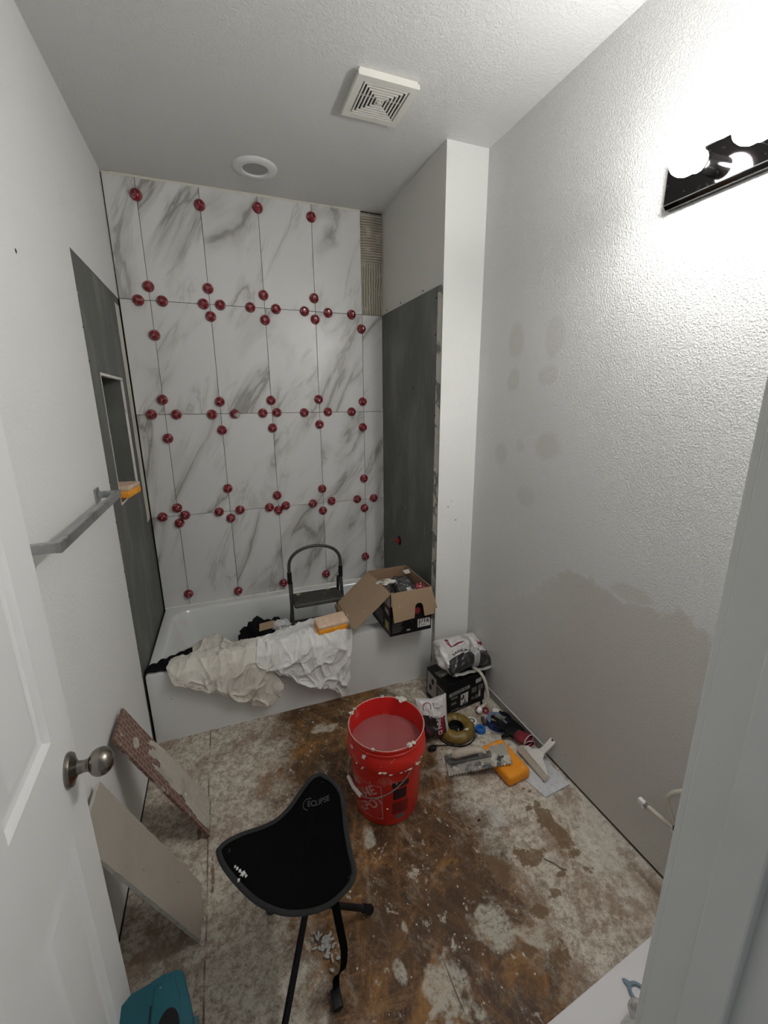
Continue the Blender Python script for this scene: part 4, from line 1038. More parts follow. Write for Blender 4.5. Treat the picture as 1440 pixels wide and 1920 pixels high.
for tip, foot in [((.646, -1.735, .450), (.430, -2.085, .008)), ((.352, -1.857, .450), (.758, -1.856, .010)), ((.650, -2.035, .436), (.446, -1.735, .008))]:
    lg = obj('leg', tube([tip, hub+(Vector(tip)-hub)*.02, foot], .0095, 12), M_black, st_, 60, world=True)
    d = (Vector(foot)-hub).normalized()
    obj('rubber_foot', tube([Vector(foot)-d*.04, Vector(foot)-d*.006, Vector(foot)+Vector((0, 0, -.002))], [.0125, .0145, .012], 12), M_black, lg, 40, world=True)
obj('hub', tube([hub+Vector((0, 0, -.016)), hub+Vector((0, 0, .016))], .017, 16), M_black, st_, 40, world=True)
def ribbon(pts, w, t=.0015, side=None):
    b = bmesh.new(); P = [Vector(p) for p in pts]; prev = []
    for i, p in enumerate(P):
        d = (P[min(i+1, len(P)-1)]-P[max(i-1, 0)]).normalized(); s = Vector(side).normalized() if side else d.cross(Vector((0, 0, 1))).normalized()
        n = s.cross(d).normalized()
        prev.append([b.verts.new(p+s*w*a+n*t*c) for a, c in ((-.5, -.5), (.5, -.5), (.5, .5), (-.5, .5))])
    for A, B in zip(prev, prev[1:]):
        for k in range(4): b.faces.new((A[k], A[(k+1) % 4], B[(k+1) % 4], B[k]))
    b.faces.new(prev[0][::-1]); b.faces.new(prev[-1]); return b
sp_ = spline([(.600, -2.045, .415), (.612, -2.040, .30), (.626, -2.020, .17), (.622, -2.008, .08), (.606, -1.998, .045), (.600, -2.012, .020)], 6)
stp = obj('carry_strap', ribbon(sp_, .021, .002, (1, .25, 0)), M_seat, st_, None, world=True)
obj('buckle', box((.597, -2.030, .016), (.028, .045, .014), None, .004, 2), M_black, stp, 50, world=True)

# ================================================================== LEANING OFFCUTS BY THE LEFT WALL
def slab(name, label, cat, P, t, mat, edge=None, rough=0, group=None, n=(24, 40)):
    """slab from four room corners (top-far, top-near, bottom-near, bottom-far) with thickness and chipped edges"""
    P = [Vector(p) for p in P]; nrm = (P[1]-P[0]).cross(P[3]-P[0]).normalized()
    if nrm.x < 0: nrm = -nrm
    th_ = thing(name, label, cat, tuple((P[2]+P[3])/2*1.0), 0, group)
    th_.location.z = 0
    def fn(side):
        def f(u, v):
            e = rough*.5*(noise.noise((u*5, v*22, side*0+3))+.6*noise.noise((u*9, v*60, 8)))
            uu = u
            p = P[0].lerp(P[1], uu).lerp(P[3].lerp(P[2], uu), v)
            if u in (0, 1): p = p+(P[1]-P[0]).normalized()*e*(1 if u == 1 else -1)
            if v in (0, 1): p = p+(P[3]-P[0]).normalized()*rough*.5*noise.noise((u*12, 4, v))*(1 if v == 1 else -1)
            return p+nrm*(t if side else 0)
        return f
    b = surf(fn(1), *n); i1 = len(b.verts); merge(b, surf(fn(0), *n)); b.verts.ensure_lookup_table()
    nu, nv = n; W_ = nv+1; off = i1
    idx = [j for j in range(nv+1)]+[i*W_+nv for i in range(1, nu+1)]+[nu*W_+j for j in range(nv-1, -1, -1)]+[i*W_ for i in range(nu-1, 0, -1)]
    for a, c in zip(idx, idx[1:]+idx[:1]):
        f = b.faces.new((b.verts[a], b.verts[c], b.verts[off+c], b.verts[off+a])); f.material_index = 1
    bmesh.ops.recalc_face_normals(b, faces=b.faces)
    obj('slab', b, [mat, edge or mat], th_, None, world=True)
    return th_, P, nrm
tb_ = NT('tile_back_with_mortar_grid')
cmb = tb_.n.new('ShaderNodeCombineXYZ'); tb_.link(tb_.math('MULTIPLY', tb_.xyz()[2], 1.09), cmb.inputs[0]); tb_.link(tb_.xyz()[1], cmb.inputs[1]); CB_ = cmb.outputs[0]
brk = tb_.n.new('ShaderNodeTexBrick'); tb_.link(CB_, brk.inputs[0])
brk.inputs['Scale'].default_value = 1; brk.inputs['Brick Width'].default_value = .030; brk.inputs['Row Height'].default_value = .019; brk.inputs['Mortar Size'].default_value = .0011
brk.inputs['Color1'].default_value = (.165, .088, .066, 1); brk.inputs['Color2'].default_value = (.185, .10, .076, 1); brk.inputs['Mortar'].default_value = (.36, .30, .255, 1)
tb_.base(tb_.mix(tb_.math('MULTIPLY', tb_.step(tb_.noise(26, 6, .7), .56, .66), .8), brk.outputs['Color'], (.46, .42, .36))).set(.85)
M_tback = tb_.m
PA = [(.016, -1.285, .560), (.016, -1.432, .563), (.222, -1.415, .006), (.232, -1.395, .006)]
PA = [(.014, -1.276, .556), (.014, -1.432, .552), (.252, -1.405, .008), (.252, -1.245, .008)]
th_, P, nrm = slab('leaning_tile', 'reddish-brown tile back smeared with mortar, leaning on the left wall nearer the tub', 'tile offcut', PA, .010, M_tback, rough=.004)
def smear(P, nrm, t, mat, parent, fn_in, h0=.006, nu=60, nv=90, seed=0):
    b = bmesh.new(); V = {}
    for i in range(nu+1):
        for j in range(nv+1):
            u, v = i/nu, j/nv; m_ = fn_in(u, v)
            if m_ > 0:
                p = P[0].lerp(P[1], u).lerp(P[3].lerp(P[2], u), v)
                V[i, j] = b.verts.new(p+nrm*(t+h0*min(1, m_*6)*(.6+.5*noise.noise((u*3, v*30, seed))+.3*noise.noise((u*16, v*8, seed)))))
    for i in range(nu):
        for j in range(nv):
            q_ = [(i, j), (i+1, j), (i+1, j+1), (i, j+1)]
            if all(k in V for k in q_): b.faces.new([V[k] for k in q_])
    o = obj('mortar_smear', b, mat, parent, 60, world=True); solid(o, .002, 0); return o
M_mort = mk('dried_grey_mortar', (.46, .435, .37), .9, layers=[(10, 5, .5, .7, (.36, .33, .27)), (30, 4, .64, .70, (.58, .55, .48))], bump=(60, .5, .004, 5))
plabel(smear(P, nrm, .010, M_mort, th_, lambda u, v: min(v-.27-.12*u+.07*noise.noise((u*4, v*3, 2)), .76+.16*sstep(.6, .9, v)-u)+.10*noise.noise((u*6, v*9, 4))+.06*noise.noise((u*14, v*26, 6)) if v < .985 and u > .02 else -1, .010), 'thick grey mortar smeared over the lower part')
smear(P, nrm, .010, M_mort, th_, lambda u, v: .1-((u-.55)/.16)**2*.1-((v-.17)/.035)**2*.1 + .03*noise.noise((u*20, v*20, 1)), .005)
M_bt = mk('beige_tile_face', (.375, .335, .285), .75, layers=[(5, 4, .45, .8, (.33, .29, .24)), (60, 3, .70, .74, (.2, .16, .12))], bump=(60, .1, .001))
M_be = mk('chipped_pale_edge', (.56, .54, .49), .85, layers=[(40, 3, .5, .7, (.45, .42, .37))])
PB = [(.013, -1.610, .560), (.013, -1.800, .560), (.228, -1.745, .006), (.228, -1.575, .006)]
th_, P, nrm = slab('leaning_tile', 'plain beige board offcut with chipped edges leaning beside the open door', 'tile offcut', PB, .011, M_bt, M_be, rough=.006)

# thin grey strip standing along the foot of the right wall
cs = obj('corner_strip', bx(W-.009, W-.006, -1.535, -1.075, .001, .048), mk('clear_grey_plastic_strip', (.30, .295, .28), .3, layers=[(10, 3, .5, .7, (.38, .37, .35))]), None)
tag(cs, 'long thin grey plastic strip standing along the foot of the right wall', 'plastic strip')
obj('folded_edge', bx(W-.012, W-.005, -1.535, -1.075, .0475, .0495), mk('shiny_edge', (.62, .61, .59), .25, layers=[(10, 3, .5, .7, (.5, .5, .48))]), cs)

# ================================================================== LOOSE THINGS ON THE FLOOR BY THE RIGHT WALL
# printed pouch standing behind the bucket
M_pW = mk('glossy_white_pouch', (.60, .575, .57), .3, layers=[(9, 4, .5, .75, (.50, .47, .46))], bump=(18, .4, .008, 4))
M_pK = mk('glossy_dark_pouch', (.028, .018, .020), .3, layers=[(14, 5, .52, .62, (.14, .012, .022), .8), (22, 4, .64, .70, (.22, .19, .19))], bump=(18, .4, .008, 4))
M_pR = mk('glossy_red_pouch', (.26, .012, .035), .3, layers=[(14, 4, .5, .75, (.18, .01, .02))], bump=(18, .4, .008, 4))
def pouch_print(u, v, top):
    if v > .60+.06*math.sin(u*7): return 0
    if .62 < u-.12*(v-.3) < .80 and v > .15: return 2
    if u > .86: return 0
    return 1
ph = thing('spacer_pouch', 'white, red and black printed pouch standing behind the red bucket', 'pouch', (1.292, -1.245, .105), (math.radians(70), 0, math.radians(-8)))
pb = obj('pouch', pillow(.165, .215, .045, 9.1, pouch_print, sag=.8), [M_pW, M_pK, M_pR], ph, 180)
tx = text('SPIN D', .030, basis((.020, -.028, .3), (.08, -1, 0), (1, .08, 0)), sub=2, bold=.0008)
obj('lettering', on_surface(tx, pb, (0, 0, -1)), M_print, ph)
for P_, m_ in [([(-.050, .052, .3), (-.048, .076, .3), (-.028, .084, .3), (-.012, .074, .3), (-.014, .052, .3)], M_pR), ([(.002, .080, .3), (.006, .058, .3), (.028, .054, .3)], M_dim)]:
    obj('printed_outline', on_surface(ribbon(spline(P_, 6), .0035, .0006), pb, (0, 0, -1)), m_, ph)

# wax ring
wr_ = thing('wax_ring', 'olive-brown toilet wax ring with black plastic horn lying on the floor', 'wax ring', (1.414, -1.268, 0))
M_wax = mk('olive_brown_wax', (.22, .145, .028), .36, layers=[(9, 4, .45, .75, (.10, .065, .014)), (34, 4, .62, .70, (.30, .24, .11))], bump=(34, .7, .006, 4))
b = bmesh.new()
tr2 = [[None]*18 for _ in range(48)]
for i in range(48):
    a = 2*PI*i/48
    for j in range(18):
        f = 2*PI*j/18; rr_ = .029*(1+.22*noise.noise((math.cos(a)*3, math.sin(a)*3, f))+.16*noise.noise((math.cos(a)*9, math.sin(a)*9, f*2))); cx = .066
        tr2[i][j] = b.verts.new(((cx+rr_*math.cos(f))*math.cos(a), (cx+rr_*math.cos(f))*math.sin(a), .026+min(1, max(-.95, math.sin(f)))*rr_*.95))
for i in range(48):
    for j in range(18): b.faces.new((tr2[i][j], tr2[(i+1) % 48][j], tr2[(i+1) % 48][(j+1) % 18], tr2[i][(j+1) % 18]))
obj('wax', b, M_wax, wr_, 180)
obj('horn', lathe([(.040, .001), (.041, .030), (.038, .042), (.034, .042), (.033, .012), (0, .010)], 32), M_black, wr_, 40)
obj('flange_edge', tube([(.097*math.cos(a), .097*math.sin(a), .004) for a in [2*PI*k/48 for k in range(48)]], .003, 6, closed=True), M_black, wr_, 60)
b = bmesh.new(); blob((.032, -.055, .050), (.014, .008, .004), 3, b); blob((-.006, -.034, .036), (.003, .003, .014), 5, b)
obj('plaster_flake', b, M_print, wr_, 60)

# thread tapes
def roll(name, label, loc, r, r_in, w, mat, core, rot=0, cat='tape'):
    t = thing(name, label, cat, loc, rot)
    obj('tape', lathe([(r_in+.003, 0), (r, 0), (r, w), (r_in+.003, w), (r_in+.003, 0)], 40), mat, t, 40)
    obj('core', lathe([(r_in, .0005), (r_in+.003, .0005), (r_in+.003, w+.0005), (r_in, w+.0005), (r_in, .0005)], 40), core, t, 40)
    return t
M_bl = mk('bright_blue_plastic', (.014, .12, .45), .35, layers=[(20, 3, .5, .8, (.01, .09, .36))])
M_blt = mk('blue_masking_tape', (.012, .045, .26), .6, layers=[(30, 3, .5, .8, (.01, .035, .20))])
M_bltt = mk('blue_tape_side', (.10, .17, .32), .6, layers=[(40, 3, .5, .8, (.07, .12, .25))])
M_card = mk('pale_card_core', (.42, .42, .40), .7, layers=[(60, 3, .5, .6, (.12, .12, .12))])
t_ = thing('thread_seal_tape', 'small white spool of thread seal tape beside the wax ring', 'tape', (1.523, -1.243, 0), .4)
obj('spool', lathe([(0, 0), (.026, 0), (.0265, .002), (.024, .003), (.024, .013), (.0265, .014), (.026, .016), (.0075, .016), (.0075, .010), (0, .010)], 36), M_nut, t_, 40)
obj('hub_print', lathe([(.009, .0163), (.018, .0163)], 24), M_dim, t_)
t_ = thing('thread_seal_tape', 'small bright blue spool of thread seal tape beside the white one', 'tape', (1.535, -1.305, 0), 0)
obj('spool', lathe([(.010, 0), (.0265, 0), (.0275, .003), (.0275, .014), (.0255, .018), (.0115, .018), (.010, .015), (.010, 0)], 36), M_bl, t_, 40)
obj('reel_core', lathe([(.0, .004), (.010, .004)], 20), M_card, t_)
t_ = thing('painters_tape', 'roll of blue painters tape half under the black gloves', 'tape', (1.638, -1.300, 0), 0)
obj('tape', lathe([(.040, 0), (.052, 0), (.052, .036), (.040, .036), (.040, 0)], 48), M_blt, t_, 40)
obj('tape_side', lathe([(.041, .0363), (.0515, .0363)], 48), M_bltt, t_)
obj('core', lathe([(.0375, .0005), (.040, .0005), (.040, .0365), (.0375, .0365), (.0375, .0005)], 48), M_card, t_, 40)
o = obj('bottle_cap', lathe([(0, .011), (.019, .011), (.021, .009), (.0215, 0), (.020, 0), (0, .001)], 28), M_nut, None, 40); o.location = (1.690, -1.222, 0); tag(o, 'small round white cap by the right wall behind the gloves', 'cap')
o.name = 'bottle_cap'
o = obj('hex_nut', lathe([(.005, 0), (.010, 0), (.010, .008), (.005, .008), (.005, 0)], 6), mk('blue_grey_metal', (.20, .25, .30), .45, .4, layers=[(30, 3, .5, .8, (.3, .33, .35))]), None, 20); o.location = (1.492, -1.330, 0); tag(o, 'tiny grey nut on the floor beside the blue spool', 'nut')
o = obj('wood_offcut', box((0, 0, .009), (.016, .052, .018), None, .002), mk('dark_brown_wood', (.065, .045, .038), .7, layers=[(30, 3, .5, .8, (.1, .07, .06))]), None, 40); o.location = (1.583, -1.262, 0); o.rotation_euler = (0, 0, -.35); tag(o, 'small dark brown block beside the roll of blue tape', 'block')
# thin dark rod between pouch and wax ring
o = obj('wire_hanger', tube([(1.245, -1.335, .006), (1.275, -1.318, .010), (1.330, -1.330, .004), (1.36, -1.345, .004)], .0028, 8), M_black, None, 60); tag(o, 'thin black rod on the floor between the bucket and the wax ring', 'rod')
o = obj('rubber_washer', lump((1.252, -1.330, .012), (.020, .014, .012), 3, amp=.25), M_black, None, 60); tag(o, 'small black rubber piece on the floor behind the red bucket', 'washer')

# work gloves: black coated fingers, red knit cuffs
M_glK = mk('black_rubber_coating', (.005, .005, .006), .6, spec=.2, layers=[(14, 4, .5, .8, (.014, .006, .007))], bump=(60, .3, .003))
M_glR = mk('red_knit_cuff', (.20, .016, .026), .85, layers=[(20, 3, .5, .8, (.13, .01, .016))], bump=(180, .4, .002))
M_hem = mk('pale_cuff_hem', (.55, .42, .40), .85)
def glove(name, label, loc, rot, fingers, palm, cuff, open_=.030):
    t = thing(name, label, 'glove', loc, rot)
    b = bmesh.new()
    tube(palm[0], palm[1], 14, bm=b, flat=.48)
    for p, r in fingers: tube(spline(p, 4), [r*(1.05-.35*k/(4*(len(p)-1))) for k in range(4*(len(p)-1)+1)], 10, bm=b, flat=.85)
    o = obj('coated_hand', b, M_glK, t, 180)
    rm = o.modifiers.new('join', 'REMESH'); rm.mode = 'VOXEL'; rm.voxel_size = .0035; rm.use_smooth_shade = True
    c = obj('cuff', tube(cuff[0], cuff[1], 20, flat=.62, cap=False), M_glR, t, 180); solid(c, .002)
    e = Vector(cuff[0][-1]); d = (e-Vector(cuff[0][-2])).normalized(); x_, y_, _ = frame_from(d)
    return t, c
rimcuff = lambda e, x_, y_, r, fl: [Vector(e)+Vector(x_)*r*math.cos(2*PI*k/28)+Vector(y_)*r*fl*math.sin(2*PI*k/28) for k in range(28)]
# near glove: fingers over the tape roll, cuff toward the scraper
t, c = glove('work_glove', 'black work glove with red cuff lying over the blue tape roll', (1.655, -1.375, .020), 0,
    [([(.0, .025, .008), (-.025, .058, .026), (-.045, .088, .032)], .0115), ([(-.012, .012, .010), (-.045, .040, .028), (-.070, .058, .030)], .0115), ([(-.016, -.004, .008), (-.048, .010, .024), (-.078, .020, .022)], .0115), ([(-.012, -.022, .0), (-.035, -.025, .004), (-.058, -.020, -.002)], .011), ([(.016, -.004, .0), (.028, .03, .012), (.020, .06, .020)], .0115)],
    ([(-.010, .022, .008), (0, 0, .008), (.012, -.030, .008), (.020, -.055, .008)], [.024, .034, .036, .030]),
    ([(.016, -.045, .010), (.026, -.075, .014), (.036, -.105, .018)], [.031, .033, .037]))
x_, y_, _ = frame_from((.010, -.030, .004)); obj('cuff_hem', tube(rimcuff((.036, -.105, .018), x_, y_, .038, .62), .0025, 6, closed=True), M_hem, t, 60)
obj('inner_label', box((.030, -.098, .004), (.020, .008, .001), Matrix.Rotation(.4, 4, 'Z')), M_print, t)
t, c = glove('work_glove', 'second black work glove with red cuff against the foot of the right wall', (1.696, -1.345, .018), 0,
    [([(-.004, .020, .006), (-.014, .060, .012), (-.030, .090, .010)], .011), ([(.004, .022, .004), (.004, .062, .010), (-.006, .098, .006)], .011), ([(.012, .018, .002), (.016, .055, .008), (.012, .088, .004)], .0105)],
    ([(.004, .030, .004), (.004, 0, .006), (.006, -.05, .008), (.004, -.09, .006)], [.018, .024, .026, .022]),
    ([(.004, -.082, .006), (-.002, -.115, .004), (-.006, -.142, .004)], [.022, .025, .029]))
x_, y_, _ = frame_from((-.004, -.027, .0)); obj('cuff_hem', tube(rimcuff((-.006, -.142, .004), x_, y_, .030, .62), .0022, 6, closed=True), M_hem, t, 60)

# large orange grout sponge, rounded slab
def round_slab(sx, sy, sz, r, seed):
    b = box((0, 0, sz/2), (sx, sy, sz), None, r, 5); bmesh.ops.subdivide_edges(b, edges=[e for e in b.edges if e.calc_length() > .02], cuts=4, use_grid_fill=True)
    for v in b.verts: v.co += v.co.normalized()*.0025*noise.noise(v.co*30+Vector((seed, 0, 0)))
    return b
M_so = mk('wet_orange_sponge', (.86, .31, .012), .6, layers=[(6, 4, .5, .8, (.72, .24, .012)), (16, 5, .62, .72, (.80, .46, .20))], bump=(200, .5, .0025))
sg = obj('large_grout_sponge', round_slab(.125, .205, .052, .018, 2), M_so, None, 180)
sg.location = (1.518, -1.530, 0); sg.rotation_euler = (0, 0, math.radians(4)); tag(sg, 'large rounded orange grout sponge on the floor under the notched trowel', 'sponge')
# notched trowel propped on the sponge
M_tb = mk('mortar_crusted_steel', (.42, .40, .35), .62, .25, layers=[(9, 6, .48, .58, (.12, .12, .118), .6), (22, 6, .54, .62, (.62, .60, .53), .5), (15, 6, .60, .65, (.05, .05, .05))], bump=(40, .5, .003, 5))
tw = thing('notched_trowel', 'steel notched trowel crusted with mortar, resting across the orange sponge', 'trowel', (1.402, -1.487, .0375), (0, math.radians(-12.6), math.radians(-20)))
LX, LY, nt = .290, .118, 22
poly = [(-LX/2, -LY/2), ]
for k in range(nt):
    xa = -LX/2+LX*k/nt; w_ = LX/nt; poly += [(xa+w_*.45, -LY/2), (xa+w_*.45, -LY/2+.0055), (xa+w_*.95, -LY/2+.0055), (xa+w_*.95, -LY/2)]
poly += [(LX/2, -LY/2)]
for k in range(10):
    ya = -LY/2+LY*k/10; w_ = LY/10; poly += [(LX/2, ya+w_*.45), (LX/2-.0055, ya+w_*.45), (LX/2-.0055, ya+w_*.95), (LX/2, ya+w_*.95)]
poly += [(LX/2, LY/2), (-LX/2, LY/2)]
obj('blade', prism(poly, 0, .0016), M_tb, tw)
obj('spine', box((-.035, .012, .007), (.20, .030, .010), None, .003), mk('scraped_grey_steel', (.15, .15, .145), .5, .4, layers=[(14, 4, .5, .7, (.35, .34, .31))]), tw, 40)
obj('handle_post', box((.018, .012, .022), (.022, .016, .026), None, .003), M_tb, tw, 40)
obj('handle', tube(spline([(-.110, .012, .034), (-.070, .012, .044), (-.02, .012, .044), (.020, .012, .036), (.040, .006, .020)], 5), [.010, .014, .0165, .018, .018, .0185, .019, .0185, .018, .0175, .017, .016, .0155, .015, .014, .013, .012, .010, .009, .008, .006], 14), mk('crusted_pale_handle', (.50, .44, .37), .85, layers=[(14, 5, .5, .65, (.62, .58, .5), .6), (24, 4, .6, .68, (.30, .24, .2))], bump=(60, .6, .005, 5)), tw, 60)

# folded paper towel and the white filling knife on it
pt = NT('white_blotting_paper'); pt.base(pt.mix(pt.step(pt.noise(50, 4), .45, .7), (.60, .615, .64, 1), (.50, .515, .54))).set(.9); pt.bump(pt.noise(300, 2), .4, .001)
pp_ = obj('paper_sheet', bmesh.new(), pt.m); me_ = prism([(1.548, -1.592), (1.580, -1.728), (1.722, -1.716), (1.716, -1.545)], .001, .0045); me_.to_mesh(pp_.data); me_.free()
tag(pp_, 'folded white sheet lying against the right wall beneath the white scraper', 'paper')
obj('under_layer', prism([(1.550, -1.595), (1.5815, -1.731), (1.7235, -1.719), (1.717, -1.55)], .0003, .0009), M_card, pp_)
sk = thing('wide_scraper', 'wide beige filling knife with white handle propped against the right wall', 'scraper', (1.640, -1.575, .010), 0)
M_skb = mk('beige_scraper_blade', (.42, .37, .30), .6, layers=[(7, 4, .45, .75, (.50, .46, .39)), (40, 4, .66, .72, (.62, .6, .55))])
M_skh = mk('white_scraper_handle', (.66, .65, .61), .5, layers=[(16, 5, .56, .68, (.48, .44, .37))])
# plane of the tool: long edge u from far to near, rises toward the wall
U = Vector((.02, -1, -.03)).normalized(); Vd = Vector((.80, .10, .62)).normalized(); Vd = (Vd-U*Vd.dot(U)).normalized()
mt = basis((-.020, -.005, .006), U, Vd)
blp = [(-.095, 0), (.095, 0), (.093, .030), (-.090, .034)]
obj('blade', prism(blp, -.0015, .0015, mt, bevel=0), M_skb, sk)
body = [(-.088, .028), (.088, .026), (.060, .046), (.022, .062), (.012, .082), (-.018, .082), (-.034, .062), (-.070, .048)]
obj('blade_holder', prism(body, -.005, .005, mt, bevel=.002), M_skh, sk, 40)
hpoly = [(-.016, .078), (.012, .078), (.014, .120), (.016, .150)]+[(0+.0165*math.cos(a), .152+.016*math.sin(a)) for a in [PI*k/8 for k in range(1, 8)]]+[(-.0165, .150), (-.014, .120)]
obj('handle', prism(hpoly, -.006, .006, mt @ Matrix.Translation((0, 0, 0)), bevel=.0025), M_skh, sk, 40)
obj('hang_hole', lathe([(0, .0066), (.0045, .0066), (.0045, 0)], 12, mt @ Matrix.Translation((0, .150, 0))), M_dark, sk); 

# clear plastic packet
cp = NT('clear_crinkled_plastic'); cp.base((.80, .78, .76)).set(.06, 0, 1.0, Alpha=.22); cp.bump(cp.noise(26, 5, .6, 1), .7, .01)
cpk = thing('clear_blister_packet', 'small clear plastic blister packet lying on the floor right of the bucket', 'plastic packet', (1.335, -1.728, .001), math.radians(-15))
o = obj('packet', surf(lambda u, v: Vector(((u-.5)*.062, (v-.5)*.092, .003+.011*(1-(2*u-1)**6)*(1-(2*v-1)**6)+.003*noise.noise((u*6, v*8, 2)))), 24, 30), cp.m, cpk, 180); solid(o, .0006)
o = obj('black_peg', box((1.262, -1.715, .003), (.014, .005, .005), .3, .001), M_black, None, 40); tag(o, 'tiny black plastic piece beside the clear packet', 'plastic piece')
# small string, flakes
o = obj('wire_scrap', tube(spline([(1.400, -1.925, .003), (1.425, -1.955, .004), (1.435, -1.975, .003), (1.450, -1.985, .003)], 5), .0022, 6), mk('dull_grey_wire', (.24, .20, .17), .6), None, 60); tag(o, 'short bent wire scrap lying on the bare floor near the right wall', 'wire')
rs = random.Random(21); b = bmesh.new()
for k in range(46):
    a, r_ = rs.uniform(0, 2*PI), abs(rs.gauss(0, .017)); x, y = .601+r_*math.cos(a)*1.0, -1.892+r_*math.sin(a)*2.1
    m_ = Matrix.Translation((x, y, .003+.006*rs.random())) @ Matrix.Rotation(rs.uniform(0, PI), 4, 'Z') @ Matrix.Rotation(rs.uniform(-.5, .5), 4, 'X') @ Matrix.Diagonal((rs.uniform(.003, .006), rs.uniform(.007, .013), .0014, 1))
    l = bmesh.new(); bmesh.ops.create_icosphere(l, subdivisions=1, radius=1); merge(b, l, m_)
o = obj('plaster_flakes', b, mk('pale_grey_flakes', (.40, .41, .385), .85, layers=[(60, 3, .5, .8, (.3, .3, .28))]), None); tag(o, 'heap of pale grey plaster flakes under the tripod stool', 'plaster flakes', None, 'stuff')
b = bmesh.new()
for k in range(230):
    x, y = rs.uniform(.15, 1.70), rs.uniform(-2.35, -.85)
    if rs.random() < .35: x = rs.gauss(.95, .3); x = min(1.7, max(.1, x))
    s_ = rs.uniform(.0009, .0034)*(1.8 if rs.random() < .06 else 1)
    if (x-.958)**2+(y+1.48)**2 < .022 or (x > 1.33 and y > -1.16) or (x > 1.20 and -1.72 < y < -1.16) or (x > .98 and y < -2.24) or (x < .30): continue
    l = bmesh.new(); bmesh.ops.create_icosphere(l, subdivisions=1, radius=1)
    merge(b, l, Matrix.Translation((x, y, s_*.3)) @ Matrix.Rotation(rs.uniform(0, PI), 4, 'Z') @ Matrix.Diagonal((s_*rs.uniform(.8, 1.8), s_, s_*.5, 1)))
o = obj('floor_debris', b, M_splat, None); tag(o, 'scattered pale plaster crumbs all over the stained subfloor', 'debris', None, 'stuff')

# ================================================================== PLUMBING STUBS AND FRONT CORNERS
M_pex = mk('cream_supply_tube', (.56, .53, .45), .4, layers=[(10, 3, .5, .8, (.47, .43, .35))])
sp1 = thing('supply_tube', 'cream looped supply tube with white fitting on the right wall near the doorway', 'supply tube', (W, -2.17, .34))
obj('tube', tube(spline([(0, -.045, .090), (-.030, -.030, .115), (-.055, .000, .105), (-.066, .028, .070), (-.064, .036, .025), (-.058, .016, -.020), (-.056, .002, -.038)], 7), .0075, 12), M_pex, sp1, 60)
obj('crimp_ring', tube([(-.0565, .004, -.034), (-.056, -.002, -.046)], .0098, 12), M_brushed, sp1, 40)
obj('fitting', tube([(-.056, -.002, -.044), (-.054, -.014, -.066), (-.052, -.02, -.078)], [.008, .011, .013], 12), M_nut, sp1, 40)
obj('fitting_tab', box((-.056, .004, -.066), (.004, .030, .006), Matrix.Rotation(.6, 4, 'X'), .001), M_nut, sp1, 40)
sp2 = thing('supply_tube', 'cream straight supply tube ending in a white clip, low on the right wall', 'supply tube', (W, -2.19, .285))
obj('tube', tube(spline([(0, -.06, .040), (-.040, -.030, .028), (-.060, .030, .012), (-.060, .120, .000)], 7), .0075, 12), M_pex, sp2, 60)
obj('crimp_ring', tube([(-.060, .112, .001), (-.060, .124, -.0005)], .0095, 12), M_brushed, sp2, 40)
obj('end_clip', box((-.060, .135, -.001), (.016, .026, .018), None, .003), M_nut, sp2, 40)
obj('clip_tab', box((-.060, .128, -.014), (.014, .006, .010), None, .001), M_nut, sp2, 40)
dp = thing('drain_stub', 'black drain pipe stub sticking out of the right wall near the doorway', 'pipe', (W, -2.205, .315))
obj('pipe', tube([(0, 0, 0), (-.075, .010, 0)], .024, 24), M_black, dp, 40)
obj('pipe_mouth', lathe([(.024, 0), (.025, .010), (.020, .011), (.019, 0), (0, 0)], 24, Matrix.Translation((-.068, .009, 0)) @ Matrix.Rotation(-PI/2, 4, 'Y')), M_black, dp, 40)

# teal tool case at the lower left
M_teal = mk('teal_moulded_plastic', (.004, .085, .115), .5, layers=[(8, 4, .5, .8, (.006, .065, .09)), (60, 3, .72, .76, (.3, .33, .33))], bump=(90, .15, .001))
M_teal2 = mk('dusty_teal_edge', (.055, .135, .155), .7, layers=[(20, 4, .5, .7, (.10, .16, .17))])
tc = thing('tool_case', 'teal hard plastic power tool case standing beside the open door', 'tool case', (.195, -2.125, 0), 0)
tp = [(.026, .159), (.041, .148), (.049, .119), (.066, .058), (.070, -.17), (-.115, -.17), (-.112, .103), (-.095, .129), (-.074, .148), (-.035, .154), (-.007, .161)]
b = prism(tp, .0, .275, None, bevel=.006)
tcb = obj('case_body', b, M_teal, tc, 45)
b = prism([(x*1.03, y*1.02) for x, y in tp], .135, .150, None, bevel=.003); obj('lid_seam', b, M_teal2, tc, 45)
for xx in (-.052, -.026): obj('lid_groove', bx(xx-.0012, xx+.0012, -.16, .085+(xx+.052)*.8, .274, .2765), M_dark, tc)
obj('lid_panel', prism([(-.022, .140), (.020, .145), (.036, .10), (.052, -.15), (-.022, -.15)], .272, .279, None, bevel=.003), M_teal, tc, 45)
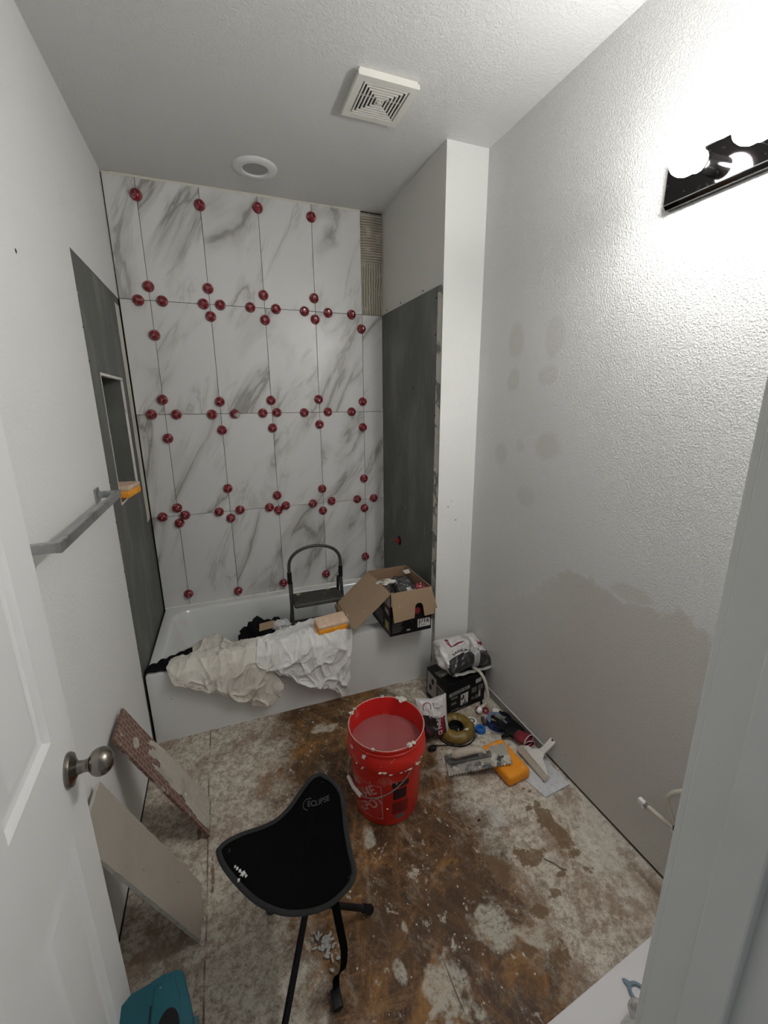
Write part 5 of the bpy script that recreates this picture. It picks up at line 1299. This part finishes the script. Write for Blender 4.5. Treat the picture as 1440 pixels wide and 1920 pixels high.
obj('handle', tube(spline([(.066, .02, .20), (.082, .01, .20), (.084, -.08, .20), (.068, -.10, .20)], 6), .011, 12), M_teal2, tc, 60)
obj('latch', bx(.048, .064, .085, .112, .10, .17, .003), M_teal2, tc, 40)
obj('badge_recess', lathe([(0, .2795), (.032, .2797), (.034, .279)], 24, Matrix.Translation((.015, .045, 0)) @ Matrix.Diagonal((.7, 1.2, 1, 1))), M_black, tc)

# white carton at the lower right with a white bag and a blue ring on it
M_wc = mk('smooth_white_board', (.70, .69, .70), .55, layers=[(4, 3, .5, .9, (.66, .65, .66)), (16, 4, .70, .74, (.52, .50, .50))])
wc = thing('white_box', 'low smooth white box on the floor at the doorway side', 'box', (1.325, -2.435, 0), math.radians(5.2))
obj('box_body', box((0, .0, .052), (.640, .300, .104), None, .003, 2), M_wc, wc, 40)
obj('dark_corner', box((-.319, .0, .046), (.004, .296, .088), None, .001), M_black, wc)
M_film2 = mk('grey_white_plastic_film', (.46, .47, .46), .22, spec=.6, layers=[(8, 4, .45, .7, (.60, .60, .60), .8), (14, 4, .62, .70, (.30, .27, .27))], bump=(12, .5, .01, 3))
b = lump((0, 0, 0), (.045, .060, .040), 4, amp=.10, freq=1.3); merge(b, lump((.045, .022, .004), (.036, .058, .038), 9, amp=.10, freq=1.3))
o = obj('bunched_bag', b, M_film2, None, 180); o.location = (1.236, -2.446, .142); tag(o, 'bunched grey-white plastic bag on the low white box', 'plastic bag')
tr3 = obj('pull_ring', tube([(.019*math.cos(a), .021*math.sin(a), 0) for a in [2*PI*k/28 for k in range(28)]], .0042, 8, closed=True, flat=.6), mk('grey_blue_plastic', (.17, .235, .30), .4, layers=[(30, 3, .5, .8, (.14, .20, .26))]), None, 60)
tr3.location = (1.333, -2.350, .110); tr3.rotation_euler = (0, 0, .4); tag(tr3, 'grey-blue plastic pull ring on the low white box', 'plastic ring')
obj('ring_tab', prism([(-.008, .020), (.008, .020), (.004, .036), (0, .040), (-.004, .034)], -.002, .002), tr3.data.materials[0], tr3)
